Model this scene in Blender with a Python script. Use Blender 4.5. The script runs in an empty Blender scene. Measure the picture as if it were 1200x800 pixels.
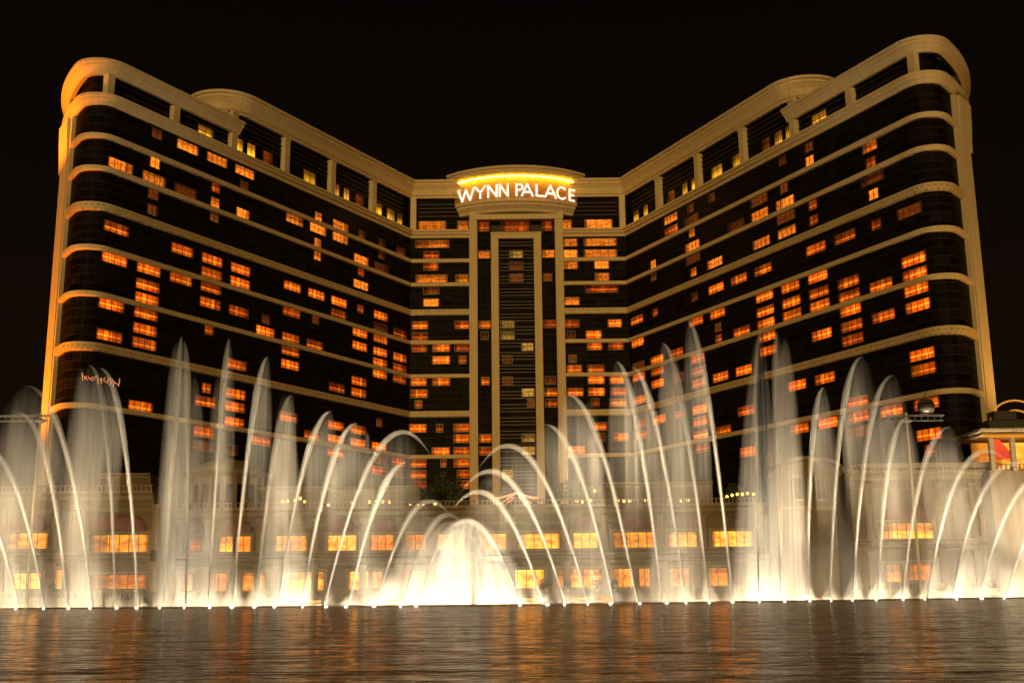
import bpy, bmesh, math, random
from mathutils import Vector, Matrix, noise
R = math.radians
random.seed(7)
sc = bpy.context.scene
col = sc.collection

# ------------------------------------------------------------------ camera
F_PX, PITCH, ROLL, EYE = 1337.0, R(12.28), R(0.6), Vector((0, 0, 1.6))
fwd = Vector((0, math.cos(PITCH), math.sin(PITCH)))
r0 = Vector((1, 0, 0)); u0 = r0.cross(fwd)
rgt = r0 * math.cos(ROLL) - u0 * math.sin(ROLL)
up = rgt.cross(fwd)
cam_d = bpy.data.cameras.new('camera')
cam = bpy.data.objects.new('camera', cam_d); col.objects.link(cam)
cam_d.sensor_width = 36.0
cam_d.lens = F_PX / 1200.0 * 36.0
cam_d.clip_end = 5000
cam.matrix_world = Matrix(((rgt.x, up.x, -fwd.x, EYE.x), (rgt.y, up.y, -fwd.y, EYE.y), (rgt.z, up.z, -fwd.z, EYE.z), (0, 0, 0, 1)))
sc.camera = cam

# ------------------------------------------------------------------ night sky, moonless city glow
wd = bpy.data.worlds.new('World'); sc.world = wd; wd.use_nodes = True
bg = wd.node_tree.nodes['Background']
bg.inputs[0].default_value = (0.0030, 0.0018, 0.0010, 1)
bg.inputs[1].default_value = 1.0
_N, _L = wd.node_tree.nodes, wd.node_tree.links
_tc = _N.new('ShaderNodeTexCoord'); _sp = _N.new('ShaderNodeSeparateXYZ'); _rp = _N.new('ShaderNodeValToRGB')
_L.new(_tc.outputs['Generated'], _sp.inputs[0]); _L.new(_sp.outputs[2], _rp.inputs[0]); _L.new(_rp.outputs[0], bg.inputs[0])
_rp.color_ramp.elements[0].color = (0.0085, 0.0042, 0.0016, 1); _rp.color_ramp.elements[1].position = .55; _rp.color_ramp.elements[1].color = (0.0014, 0.0010, 0.0009, 1)
sc.view_settings.view_transform = 'Standard'; sc.view_settings.look = 'None'
sc.view_settings.gamma = 1; sc.view_settings.exposure = 0; sc.view_settings.use_curve_mapping = False
cy = sc.cycles
cy.use_denoising = True
cy.max_bounces = 5; cy.diffuse_bounces = 2; cy.glossy_bounces = 3; cy.transmission_bounces = 3
cy.volume_bounces = 0; cy.transparent_max_bounces = 48
cy.sample_clamp_indirect = 4; cy.caustics_reflective = False; cy.caustics_refractive = False
sd = bpy.data.lights.new('facade_fill_sun', 'SUN'); sd.energy = 1.45; sd.angle = R(8); sd.color = (1.0, 0.61, 0.18)  # added sun standing in for the floodlights on the hotel facade
sun = bpy.data.objects.new('facade_fill_sun', sd); col.objects.link(sun)
sun.rotation_euler = (Vector((0.12, 1.0, -0.05))).to_track_quat('-Z', 'Y').to_euler()

def lamp(name, kind, loc, aim, energy, color, **kw):
    d = bpy.data.lights.new(name, kind); d.energy = energy; d.color = color
    for k, v in kw.items(): setattr(d, k, v)
    o = bpy.data.objects.new(name, d); col.objects.link(o); o.location = loc
    o.rotation_euler = (Vector(aim) - Vector(loc)).to_track_quat('-Z', 'Y').to_euler()
    return o

def fountain_depth(x):
    a = (x - 600) / 600.0
    return 169 + (22 if a < 0 else 27) * min(1.6, abs(a)) ** 1.1
WATER = -0.6
def at(x, y, Y):
    """world point seen at pixel x, y of the 1200-wide photograph at depth Y"""
    d = fwd * F_PX + rgt * (x - 600) - up * (y - 400)
    return EYE + d * (Y / d.y)
def base_at(x):
    Y = fountain_depth(x); p = at(x, 700, Y); return Vector((p.x, Y, WATER))

WARM = (1.0, 0.80, 0.52)
UPR, MID, FRONT = 310.0, 70.0, 138.0
for i in range(15):                                   # the underwater lamp line of the basin, with added fill rows in front
    a, b = base_at(-60 + i * 88), base_at(-60 + (i + 1) * 88)
    m = (a + b) / 2; L = (b - a).length
    # upright basin row, then two added tilted front rows that brighten the water columns
    for oy, wy, tl, spr, k in ((.7, 4.5, 0, 28, UPR), (-3.6, 1.2, 9, 20, MID), (-7.0, .8, 22, 46, FRONT)):
        d = bpy.data.lights.new('basin_and_fill_lamp', 'AREA'); d.shape = 'RECTANGLE'; d.size = L * .97; d.size_y = wy
        d.energy = k * L * (.85 if i < 4 else 1.0); d.color = WARM if oy > 0 else (1.0, .74, .42); d.spread = R(spr)
        o = bpy.data.objects.new('basin_and_fill_lamp', d); col.objects.link(o)
        o.location = m + Vector((0, oy, 0.22)); zx = -Vector((0, math.tan(R(tl)), 1)).normalized(); xx_ = (b - a).normalized(); xx_ = (xx_ - zx * xx_.dot(zx)).normalized(); yy_ = zx.cross(xx_)
        o.rotation_euler = Matrix((xx_, yy_, zx)).transposed().to_euler()

# ------------------------------------------------------------------ helpers
def nz(x, y, z=0.0): return noise.noise(Vector((x, y, z)))
def tag(o, label=None, cat=None, group=None, kind=None):
    if label: o['label'] = label
    if cat: o['category'] = cat
    if group: o['group'] = group
    if kind: o['kind'] = kind
    return o
def empty(name, loc=(0, 0, 0)):
    o = bpy.data.objects.new(name, None); col.objects.link(o); o.location = loc; return o
class MB:
    """collects polygons (with uv and a material slot) and links them as one mesh object"""
    def __init__(s): s.v = []; s.f = []; s.uv = []; s.mi = []
    def poly(s, pts, uvs=None, mi=0):
        n = len(s.v); s.v += [tuple(p) for p in pts]; s.f.append(tuple(range(n, n + len(pts))))
        s.uv += uvs if uvs else [(0, 0)] * len(pts); s.mi.append(mi)
    def box(s, c, sx, sy, sz, ax=None, ay=None, mi=0):
        ax = ax or Vector((1, 0, 0)); ay = ay or Vector((0, 1, 0)); az = Vector((0, 0, 1)); c = Vector(c)
        P = lambda i, j, k: c + ax * (i * sx / 2) + ay * (j * sy / 2) + az * (k * sz / 2)
        for q, (w, h) in (((P(-1,-1,-1),P(1,-1,-1),P(1,-1,1),P(-1,-1,1)),(sx,sz)), ((P(1,1,-1),P(-1,1,-1),P(-1,1,1),P(1,1,1)),(sx,sz)),
                  ((P(-1,1,-1),P(-1,-1,-1),P(-1,-1,1),P(-1,1,1)),(sy,sz)), ((P(1,-1,-1),P(1,1,-1),P(1,1,1),P(1,-1,1)),(sy,sz)),
                  ((P(-1,-1,1),P(1,-1,1),P(1,1,1),P(-1,1,1)),(sx,sy)), ((P(-1,1,-1),P(1,1,-1),P(1,-1,-1),P(-1,-1,-1)),(sx,sy))):
            s.poly(q, [(0, 0), (w, 0), (w, h), (0, h)], mi)
    def tube(s, pts, rad, n=8, mi=0, caps=True):
        rings = []
        for i, p in enumerate(pts):
            t = (Vector(pts[min(i + 1, len(pts) - 1)]) - Vector(pts[max(i - 1, 0)])).normalized()
            a = t.cross(Vector((0, 1, 0))); a = a.normalized() if a.length > .1 else t.cross(Vector((1, 0, 0))).normalized()
            b = t.cross(a); r = rad[i] if hasattr(rad, '__len__') else rad
            rings.append([Vector(p) + (a * math.cos(k * 2 * math.pi / n) + b * math.sin(k * 2 * math.pi / n)) * r for k in range(n)])
        base = len(s.v)
        for q in rings: s.v += [tuple(x) for x in q]
        def F(idx): s.f.append(tuple(base + i for i in idx)); s.uv += [(0, 0)] * len(idx); s.mi.append(mi)
        for i in range(len(rings) - 1):
            for k in range(n):
                F((i * n + k, i * n + (k + 1) % n, (i + 1) * n + (k + 1) % n, (i + 1) * n + k))
        if caps: F(tuple(range(n))[::-1]); F(tuple((len(rings) - 1) * n + k for k in range(n)))
    def lathe(s, c, prof, n=16, mi=0):
        c = Vector(c); base = len(s.v)
        for r, z in prof:
            for k in range(n):
                a = k * 2 * math.pi / n; s.v.append((c.x + r * math.cos(a), c.y + r * math.sin(a), c.z + z))
        for i in range(len(prof) - 1):
            for k in range(n):
                s.f.append((base + i * n + k, base + i * n + (k + 1) % n, base + (i + 1) * n + (k + 1) % n, base + (i + 1) * n + k))
                s.uv += [(0, 0)] * 4; s.mi.append(mi)
    def build(s, name, mats, parent=None, smooth=False):
        me = bpy.data.meshes.new(name); me.from_pydata(s.v, [], s.f)
        uv = me.uv_layers.new(name='UVMap'); flat = [c for q in s.uv for c in q]
        if len(flat) == 2 * len(me.loops): uv.data.foreach_set('uv', flat)
        for m in (mats if isinstance(mats, (list, tuple)) else [mats]): me.materials.append(m)
        me.polygons.foreach_set('material_index', s.mi)
        if smooth: me.polygons.foreach_set('use_smooth', [True] * len(me.polygons))
        me.update()
        o = bpy.data.objects.new(name, me); col.objects.link(o)
        if parent: o.parent = parent; o.matrix_parent_inverse = Matrix.Translation(-parent.location)
        return o

# ------------------------------------------------------------------ materials
def mat(name):
    m = bpy.data.materials.new(name); m.use_nodes = True; nt = m.node_tree
    return m, nt, nt.nodes['Principled BSDF'], nt.nodes, nt.links
def plain(name, c, rough=.6, var=0.12, scale=0.6, metal=0, bump=0):
    m, nt, b, N, L = mat(name)
    tc = N.new('ShaderNodeTexCoord'); nz = N.new('ShaderNodeTexNoise'); nz.inputs['Scale'].default_value = scale; nz.inputs['Detail'].default_value = 6
    L.new(tc.outputs['Object'], nz.inputs['Vector'])
    mx = N.new('ShaderNodeMix'); mx.data_type = 'RGBA'
    mx.inputs[6].default_value = tuple(x * (1 - var) for x in c) + (1,); mx.inputs[7].default_value = tuple(min(1, x * (1 + var)) for x in c) + (1,)
    L.new(nz.outputs[0], mx.inputs[0]); L.new(mx.outputs[2], b.inputs['Base Color'])
    b.inputs['Roughness'].default_value = rough; b.inputs['Metallic'].default_value = metal
    if bump:
        bp = N.new('ShaderNodeBump'); bp.inputs['Strength'].default_value = bump; L.new(nz.outputs[0], bp.inputs['Height']); L.new(bp.outputs[0], b.inputs['Normal'])
    return m
M = {}
M['stone'] = plain('cream_stone', (0.62, 0.50, 0.32), .7, .08, .35)
M['stone_light'] = plain('pale_stone', (0.62, 0.53, 0.38), .7, .16, .5)
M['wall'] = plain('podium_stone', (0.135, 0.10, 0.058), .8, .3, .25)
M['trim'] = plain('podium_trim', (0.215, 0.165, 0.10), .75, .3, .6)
M['metal'] = plain('dark_bronze', (0.05, 0.038, 0.028), .4, .2, 1)
M['louvre'] = plain('louvre_bronze', (0.09, 0.068, 0.045), .45, .2, 1)
M['awning'] = plain('plum_canvas', (0.20, 0.085, 0.075), .8, .25, 1.2)
M['roof'] = plain('dark_roof', (0.05, 0.045, 0.04), .8, .2, .5)
M['leaf'] = plain('leaf_green', (0.05, 0.075, 0.03), .6, .45, 1.5)
M['bark'] = plain('bark', (0.12, 0.08, 0.05), .9, .3, 3)
M['cabin'] = plain('cabin_shell', (0.07, 0.066, 0.06), .35, .1, 1)
M['sign_panel'] = plain('sign_panel', (0.34, 0.19, 0.075), .6, .15, .5)
M['ground'] = plain('ground_paving', (0.08, 0.07, 0.06), .85, .2, .2)
M['red'] = plain('red_canvas', (0.55, 0.05, 0.02), .7, .2, .8)

def jointed(m, w=3.3):
    """adds panel joints along the run (uv u) and rain streaks to a stone material"""
    N, L = m.node_tree.nodes, m.node_tree.links; b = N['Principled BSDF']; src = b.inputs['Base Color'].links[0].from_socket
    uv = N.new('ShaderNodeUVMap'); sp = N.new('ShaderNodeSeparateXYZ'); L.new(uv.outputs[0], sp.inputs[0])
    d = N.new('ShaderNodeMath'); d.operation = 'DIVIDE'; L.new(sp.outputs[0], d.inputs[0]); d.inputs[1].default_value = w
    f = N.new('ShaderNodeMath'); f.operation = 'FRACT'; L.new(d.outputs[0], f.inputs[0])
    c = N.new('ShaderNodeMath'); c.operation = 'LESS_THAN'; L.new(f.outputs[0], c.inputs[0]); c.inputs[1].default_value = .035
    mp = N.new('ShaderNodeMapping'); mp.inputs['Scale'].default_value = (1.4, .25, 1); L.new(uv.outputs[0], mp.inputs[0])
    nz_ = N.new('ShaderNodeTexNoise'); nz_.inputs['Scale'].default_value = 1; nz_.inputs['Detail'].default_value = 5; L.new(mp.outputs[0], nz_.inputs['Vector'])
    r = N.new('ShaderNodeMapRange'); r.inputs[1].default_value = .42; r.inputs[2].default_value = .75; r.inputs[3].default_value = 0; r.inputs[4].default_value = .14; L.new(nz_.outputs[0], r.inputs[0])
    a = N.new('ShaderNodeMath'); a.operation = 'MAXIMUM'; L.new(r.outputs[0], a.inputs[0]); q = N.new('ShaderNodeMath'); q.operation = 'MULTIPLY'; q.inputs[1].default_value = .3; L.new(c.outputs[0], q.inputs[0]); L.new(q.outputs[0], a.inputs[1])
    mx = N.new('ShaderNodeMix'); mx.data_type = 'RGBA'; L.new(a.outputs[0], mx.inputs[0]); L.new(src, mx.inputs[6]); mx.inputs[7].default_value = (0.16, 0.12, 0.07, 1); L.new(mx.outputs[2], b.inputs['Base Color'])
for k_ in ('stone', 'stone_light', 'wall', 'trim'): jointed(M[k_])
def ornate():
    m, nt, b, N, L = mat('ornate_band')
    uv = N.new('ShaderNodeUVMap'); mp = N.new('ShaderNodeMapping'); mp.inputs['Scale'].default_value = (1.0, 1.0, 1)
    L.new(uv.outputs[0], mp.inputs[0])
    wv = N.new('ShaderNodeTexBrick'); L.new(mp.outputs[0], wv.inputs['Vector']); wv.inputs['Scale'].default_value = 1.0
    wv.inputs['Color1'].default_value = (0.50, 0.38, 0.20, 1); wv.inputs['Color2'].default_value = (0.36, 0.27, 0.14, 1); wv.inputs['Mortar'].default_value = (0.6, 0.5, 0.33, 1)
    wv.inputs['Brick Width'].default_value = 1.1; wv.inputs['Row Height'].default_value = 0.9; wv.inputs['Mortar Size'].default_value = .12
    L.new(wv.outputs[0], b.inputs['Base Color']); b.inputs['Roughness'].default_value = .6
    return m
M['ornate'] = ornate()

def facade():
    """dark bronze curtain-wall glass: slim pale floor lines, thin vertical mullions, every pane a little different"""
    m, nt, b, N, L = mat('dark_curtain_glass')
    uv = N.new('ShaderNodeUVMap'); sp = N.new('ShaderNodeSeparateXYZ'); L.new(uv.outputs[0], sp.inputs[0])
    def math_(op, a, v=None, c=None):
        n = N.new('ShaderNodeMath'); n.operation = op
        for i, q in enumerate((a, v, c)):
            if q is None: continue
            if isinstance(q, (int, float)): n.inputs[i].default_value = q
            else: L.new(q, n.inputs[i])
        return n.outputs[0]
    fv = math_('FRACT', math_('DIVIDE', sp.outputs[1], 1.93)); lv = math_('LESS_THAN', fv, .10)
    fu = math_('FRACT', math_('DIVIDE', sp.outputs[0], 1.63)); lu = math_('LESS_THAN', fu, .07)
    ln = math_('MAXIMUM', lv, math_('MULTIPLY', lu, .55))
    fl = N.new('ShaderNodeCombineXYZ'); L.new(math_('FLOOR', math_('DIVIDE', sp.outputs[0], 3.26)), fl.inputs[0]); L.new(math_('FLOOR', math_('DIVIDE', sp.outputs[1], 1.93)), fl.inputs[1])
    wn = N.new('ShaderNodeTexWhiteNoise'); L.new(fl.outputs[0], wn.inputs['Vector'])
    c1 = N.new('ShaderNodeMix'); c1.data_type = 'RGBA'; c1.inputs[6].default_value = (0.004, 0.0035, 0.003, 1); c1.inputs[7].default_value = (0.012, 0.009, 0.007, 1); L.new(wn.outputs[0], c1.inputs[0])
    c2 = N.new('ShaderNodeMix'); c2.data_type = 'RGBA'; L.new(ln, c2.inputs[0]); L.new(c1.outputs[2], c2.inputs[6]); c2.inputs[7].default_value = (0.026, 0.019, 0.013, 1)
    L.new(c2.outputs[2], b.inputs['Base Color'])
    b.inputs['Roughness'].default_value = 0.42; b.inputs['Specular IOR Level'].default_value = .018
    nz = N.new('ShaderNodeTexNoise'); nz.inputs['Scale'].default_value = .5; L.new(uv.outputs[0], nz.inputs['Vector'])
    bp = N.new('ShaderNodeBump'); bp.inputs['Strength'].default_value = .05; L.new(nz.outputs[0], bp.inputs['Height']); L.new(bp.outputs[0], b.inputs['Normal'])
    return m
M['glass'] = facade()

def room(name, base, hi, k, style):
    """a lit room behind glass: uv u in [n, n+1] differs for every window; style 0 = curtain glow with a bright cove line, 1 = patchy, 2 = lamp at the bottom"""
    m = bpy.data.materials.new(name); m.use_nodes = True; nt = m.node_tree; N = nt.nodes; L = nt.links
    N.remove(N['Principled BSDF']); out = N['Material Output']
    uv = N.new('ShaderNodeUVMap'); sp = N.new('ShaderNodeSeparateXYZ'); L.new(uv.outputs[0], sp.inputs[0])
    def mth(op, a, v=None, c=None):
        n = N.new('ShaderNodeMath'); n.operation = op
        for i, q in enumerate((a, v, c)):
            if q is None: continue
            if isinstance(q, (int, float)): n.inputs[i].default_value = q
            else: L.new(q, n.inputs[i])
        return n.outputs[0]
    fu = mth('FRACT', sp.outputs[0]); v = sp.outputs[1]; idn = mth('FLOOR', sp.outputs[0])
    wn = N.new('ShaderNodeTexWhiteNoise'); wn.noise_dimensions = '1D'; L.new(idn, wn.inputs['W'])
    nz = N.new('ShaderNodeTexNoise'); mp = N.new('ShaderNodeMapping'); L.new(uv.outputs[0], mp.inputs[0]); L.new(mp.outputs[0], nz.inputs['Vector'])
    mp.inputs['Scale'].default_value = ((9, 2.2, 1), (6, 4, 1), (7, 1.2, 1))[style]; nz.inputs['Scale'].default_value = 1.0; nz.inputs['Detail'].default_value = 3
    nn = mth('MULTIPLY_ADD', nz.outputs[0], 2.6, -0.85)
    if style == 0:
        lc = mth('MULTIPLY_ADD', wn.outputs[0], 0.16, 0.34)
        line = mth('SUBTRACT', 1.0, mth('MINIMUM', 1.0, mth('DIVIDE', mth('ABSOLUTE', mth('SUBTRACT', v, lc)), 0.10)))
        lamp_ = mth('SUBTRACT', 1.0, mth('MINIMUM', 1.0, mth('DIVIDE', mth('ABSOLUTE', mth('SUBTRACT', fu, mth('MULTIPLY_ADD', wn.outputs[0], 0.7, 0.15))), 0.12)))
        h = mth('ADD', mth('MULTIPLY', line, .95), mth('ADD', mth('MULTIPLY', nn, .28), mth('MULTIPLY', lamp_, .35)))
    elif style == 1:
        edge = mth('MULTIPLY', mth('ABSOLUTE', mth('SUBTRACT', v, .5)), 1.1)
        h = mth('ADD', mth('MULTIPLY', nn, .75), mth('MULTIPLY', edge, .55))
    else:
        low = mth('SUBTRACT', 1.0, mth('MULTIPLY', v, 1.25))
        h = mth('MULTIPLY', mth('ADD', mth('MULTIPLY', nn, .8), .35), mth('MAXIMUM', low, .04))
    h = mth('MINIMUM', mth('MAXIMUM', h, 0.0), 1.3)
    # drawn curtains shade the two ends of every window
    edge_ = mth('MINIMUM', 1.0, mth('MULTIPLY_ADD', mth('MINIMUM', fu, mth('SUBTRACT', 1.0, fu)), 9.0, .18))
    mx = N.new('ShaderNodeMix'); mx.data_type = 'RGBA'; mx.clamp_factor = False; L.new(h, mx.inputs[0])
    mx.inputs[6].default_value = base + (1,); mx.inputs[7].default_value = hi + (1,)
    def wn_(o_):
        n = N.new('ShaderNodeTexWhiteNoise'); n.noise_dimensions = '1D'; L.new(mth('ADD', idn, o_), n.inputs['W']); return n.outputs[0]
    # half-drawn blinds and one curtain pulled further than the other, different in every window
    blind = mth('SUBTRACT', 1.0, mth('MULTIPLY', mth('GREATER_THAN', v, mth('MULTIPLY_ADD', wn_(17.3), 1.3, .38)), .6))
    curt = mth('SUBTRACT', 1.0, mth('MULTIPLY', mth('LESS_THAN', fu, mth('MULTIPLY_ADD', wn_(31.7), .55, -.15)), .55))
    edge_ = mth('MULTIPLY', edge_, mth('MULTIPLY', blind, curt))
    em = N.new('ShaderNodeEmission'); L.new(mx.outputs[2], em.inputs[0])
    L.new(mth('MULTIPLY', edge_, mth('MULTIPLY', mth('MULTIPLY_ADD', wn.outputs[0], .85, .58), k)), em.inputs[1])
    L.new(em.outputs[0], out.inputs[0]); return m
ROOM = {
 'b': room('lit_room_orange', (0.40, 0.036, 0.001), (1.6, 0.33, 0.018), 1.25, 0),
 'u': room('lit_room_amber', (0.36, 0.042, 0.0015), (1.5, 0.36, 0.024), 1.15, 1),
 'm': room('lit_room_rust', (0.14, 0.012, 0.001), (0.85, 0.14, 0.009), 1.15, 0),
 'd': room('lit_room_dim', (0.045, 0.008, 0.001), (0.20, 0.042, 0.005), 1.1, 1),
 'y': room('lit_room_yellow', (0.20, 0.06, 0.005), (3.4, 1.5, 0.07), 1.0, 2),
 'g': room('lit_room_gold', (0.16, 0.055, 0.005), (0.8, 0.42, 0.06), .9, 1),
 'p': room('lit_shop_orange', (0.62, 0.13, 0.006), (1.7, 0.62, 0.06), 1.35, 1),
 'q': room('lit_shop_red', (0.50, 0.085, 0.006), (1.2, 0.36, 0.03), 1.15, 1),
}
def emis(name, c, k):
    m = bpy.data.materials.new(name); m.use_nodes = True; N = m.node_tree.nodes; N.remove(N['Principled BSDF'])
    e = N.new('ShaderNodeEmission'); e.inputs[0].default_value = c + (1,); e.inputs[1].default_value = k
    m.node_tree.links.new(e.outputs[0], N['Material Output'].inputs[0]); return m
M['letter'] = emis('letter_glow', (1.0, 0.76, 0.55), 1.8)
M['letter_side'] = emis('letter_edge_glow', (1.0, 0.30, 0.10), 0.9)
M['cove'] = emis('cove_lamp', (1.0, 0.46, 0.02), 95.0)
M['lamp_y'] = emis('terrace_lamp_glow', (1.0, 0.62, 0.14), 2.2)
M['neon'] = emis('canopy_neon', (1.0, 0.28, 0.12), 1.8)
M['fixture'] = emis('basin_lamp_glow', (1.0, 0.88, 0.68), 4.0)
M['soffit'] = emis('soffit_lamp', (1.0, 0.36, 0.03), .75)

def spray(name, dens, c=(1.0, .94, .84)):
    m = bpy.data.materials.new(name); m.use_nodes = True; N = m.node_tree.nodes; N.remove(N['Principled BSDF'])
    v = N.new('ShaderNodeVolumeScatter'); v.inputs['Color'].default_value = c + (1,); v.inputs['Density'].default_value = dens; v.inputs['Anisotropy'].default_value = 0.0
    m.node_tree.links.new(v.outputs[0], N['Material Output'].inputs['Volume']); m.cycles.homogeneous_volume = True
    return m
M['stream'] = spray('water_stream', 5.0)
M['sheath'] = spray('water_spray', 0.42)
M['veil'] = spray('water_mist_veil', 0.13)
M['mist'] = spray('water_mist', 0.18)

# ------------------------------------------------------------------ setting
def water_mat():
    m, nt, b, N, L = mat('lake_water')
    b.inputs['Base Color'].default_value = (0.085, 0.058, 0.026, 1); b.inputs['Roughness'].default_value = .06; b.inputs['IOR'].default_value = 1.33
    tc = N.new('ShaderNodeTexCoord')
    mp = N.new('ShaderNodeMapping'); mp.inputs['Scale'].default_value = (.55, 1.25, 1); L.new(tc.outputs['Object'], mp.inputs[0])
    n1 = N.new('ShaderNodeTexNoise'); n1.inputs['Scale'].default_value = 1.0; n1.inputs['Detail'].default_value = 5; n1.inputs['Roughness'].default_value = .55; L.new(mp.outputs[0], n1.inputs['Vector'])
    n2 = N.new('ShaderNodeTexNoise'); n2.inputs['Scale'].default_value = .22; n2.inputs['Detail'].default_value = 2; L.new(mp.outputs[0], n2.inputs['Vector'])
    ad = N.new('ShaderNodeMath'); ad.operation = 'MULTIPLY_ADD'; ad.inputs[1].default_value = 2.2; L.new(n2.outputs[0], ad.inputs[0]); L.new(n1.outputs[0], ad.inputs[2])
    bp = N.new('ShaderNodeBump'); bp.inputs['Strength'].default_value = 1.0; bp.inputs['Distance'].default_value = .30; L.new(ad.outputs[0], bp.inputs['Height']); L.new(bp.outputs[0], b.inputs['Normal'])
    return m
wm = water_mat(); w = MB()
y0_, y1_, xw = 18.0, 200.0, 150.0
for q in (((-900, -30), (900, -30), (900, y0_), (-900, y0_)), ((-900, y0_), (-xw, y0_), (-xw, y1_), (-900, y1_)), ((xw, y0_), (900, y0_), (900, y1_), (xw, y1_)), ((-900, y1_), (900, y1_), (900, 240), (-900, 240))):
    w.poly([(x, y, WATER) for x, y in q])
NR, NC = 430, 520; base = len(w.v)
for r_ in range(NR + 1):
    yy = y0_ * (y1_ / y0_) ** (r_ / NR)
    for c_ in range(NC + 1):
        xx = -xw + 2 * xw * c_ / NC; e = min(1, (xw - abs(xx)) / 4, (yy - y0_) / 2, (y1_ - yy) / 4)
        h = .030 * nz(xx * .28, yy * .55, 3) + 0.026 * nz(xx * .9, yy * 1.5, 9) + .012 * nz(xx * .1, yy * .2, 5)
        w.v.append((xx, yy, WATER + h * max(0, e)))
for r_ in range(NR):
    for c_ in range(NC):
        k = base + r_ * (NC + 1) + c_; w.f.append((k, k + 1, k + NC + 2, k + NC + 1)); w.uv += [(0, 0)] * 4; w.mi.append(0)
o = w.build('lake', wm, smooth=True); tag(o, kind='structure')
g = MB(); g.poly([(-1500, -500, WATER - 1.5), (1500, -500, WATER - 1.5), (1500, 1800, WATER - 1.5), (-1500, 1800, WATER - 1.5)])
g.build('ground', M['ground'])['kind'] = 'structure'
g = MB(); g.box((0, 450, -0.4), 1800, 440, 1.0); g.build('hotel_grounds', M['ground'])['kind'] = 'structure'

# ------------------------------------------------------------------ hotel
IL, IR = Vector((-31.3, 340, 0)), Vector((35.8, 340, 0))
dL, dR = Vector((-.5, -.866, 0)), Vector((.4389, -.8985, 0))      # outwards along each wing
nL, nR = Vector((.866, -.5, 0)), Vector((-.8985, -.4389, 0))       # facade normals, towards the lake
LEN_L, LEN_R, RAD = 115.0, 118.0, 4.4
def wing_pts(I, d, n, Ls, Rr=RAD, turn=112, tail=6, s0=0.0, k=9):
    """(point, outward normal, s) from s0 to the wing's rounded end and on round it"""
    out = [(I + d * s0, n, s0), (I + d * Ls, n, Ls)]
    for i in range(1, k + 1):
        a = R(turn) * i / k
        p = I + d * Ls - n * Rr * (1 - math.cos(a)) + d * Rr * math.sin(a)
        out.append((p, (n * math.cos(a) + d * math.sin(a)).normalized(), Ls + Rr * a))
    if tail:
        a = R(turn); t = d * math.cos(a) - n * math.sin(a)
        m = max(1, int(tail / 3))
        for q in range(m):
            b_ = a + R(0.8 * tail) * (q + .5) / m
            t = d * math.cos(b_) - n * math.sin(b_)
            out.append((out[-1][0] + t * tail / m, (n * math.cos(b_) + d * math.sin(b_)).normalized(), out[-1][2] + tail / m))
    return out
def sweep(mb, pts, prof, mi=0, flip=False, close=True):
    """sweep a closed profile [(offset, z)...] along pts"""
    n = len(prof)
    rings = [[p + nn * o + Vector((0, 0, z)) for (o, z) in prof] for p, nn, s in pts]
    for i in range(len(rings) - 1):
        for k in range(n if close else n - 1):
            j = (k + 1) % n
            q = [rings[i][k], rings[i + 1][k], rings[i + 1][j], rings[i][j]]
            uvs = [(pts[i][2], prof[k][1]), (pts[i + 1][2], prof[k][1]), (pts[i + 1][2], prof[j][1]), (pts[i][2], prof[j][1])]
            if flip: q.reverse(); uvs.reverse()
            mb.poly(q, uvs, mi)
    if close:
        a, b = rings[0][:], rings[-1][:]
        if flip: b.reverse()
        else: a.reverse()
        mb.poly(a, None, mi); mb.poly(b, None, mi)

hotel = empty('hotel', (0, 340, 0)); tag(hotel, 'curved dark glass hotel with cream bands and a glowing rooftop name sign', 'hotel')
mit = lambda a, b: (a + b) / (1 + a.dot(b))                        # mitred offset direction
nF = Vector((0, -1, 0))
PXL, PXR = at(555, 400, 339).x, at(657.3, 400, 339).x               # axes of the two tall pillars
def full_path(side, s_end=None, s0=None, **kw):
    """from the pillar along the front, round the inner corner and out along the wing"""
    I, d, n, Ls = (IL, dL, nL, LEN_L) if side < 0 else (IR, dR, nR, LEN_R)
    px = PXL if side < 0 else PXR
    w = wing_pts(I, d, n, Ls, **kw)
    w[0] = (I, mit(nF, n), 0.0)
    return [(Vector((px, 340, 0)), nF, -abs(px - I.x))] + w
BANDS = [109.9, 101.2, 93.6, 84.8, 75.4, 65.0, 53.4, 40.6]
# glass facades
for side, nm in ((-1, 'glass'), (1, 'glass')):
    mb = MB(); sweep(mb, full_path(side), [(0, 10), (0, 110), (-4.5, 110), (-4.5, 10)], flip=side > 0)
    mb.build('glass_facade', M['glass'], hotel)
    I, d, n, Ls = (IL, dL, nL, LEN_L) if side < 0 else (IR, dR, nR, LEN_R)
    mb = MB()
    mb.box(I + d * (Ls / 2 + 2) - n * 11 + Vector((0, 0, 62)), Ls - 8, 15, 115, d, n)
    mb.build('wing_core', M['roof'], hotel)
mb = MB(); mb.box((2, 341.2, 60), PXR - PXL + 6, 2, 100); mb.build('glass_facade', M['glass'], hotel)
mb = MB(); mb.box((2, 352, 62), 66, 18, 118); mb.build('central_core', M['roof'], hotel)
# bands
for side in (-1, 1):
    for i, z in enumerate(BANDS):
        h = 1.12
        if i in (3, 6): h = 1.85
        mb = MB(); pth = full_path(side, tail=5.6 if i else 18)
        if i == 0: prof = [(0, z - 1.3), (.5, z - 1.3), (.7, z - .6), (1.3, z - .2), (1.3, z + .3), (1.7, z + .5), (1.7, z + 1.1), (0, z + 1.1)]
        else: prof = [(0, z - h / 2), (.75, z - h / 2), (.9, z - h / 2 + .25), (.9, z + h / 2), (0, z + h / 2)]
        sweep(mb, pth, prof, flip=side > 0)
        mb.build('floor_band', M['ornate'] if i in (3, 6) else M['stone'], hotel)
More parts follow.
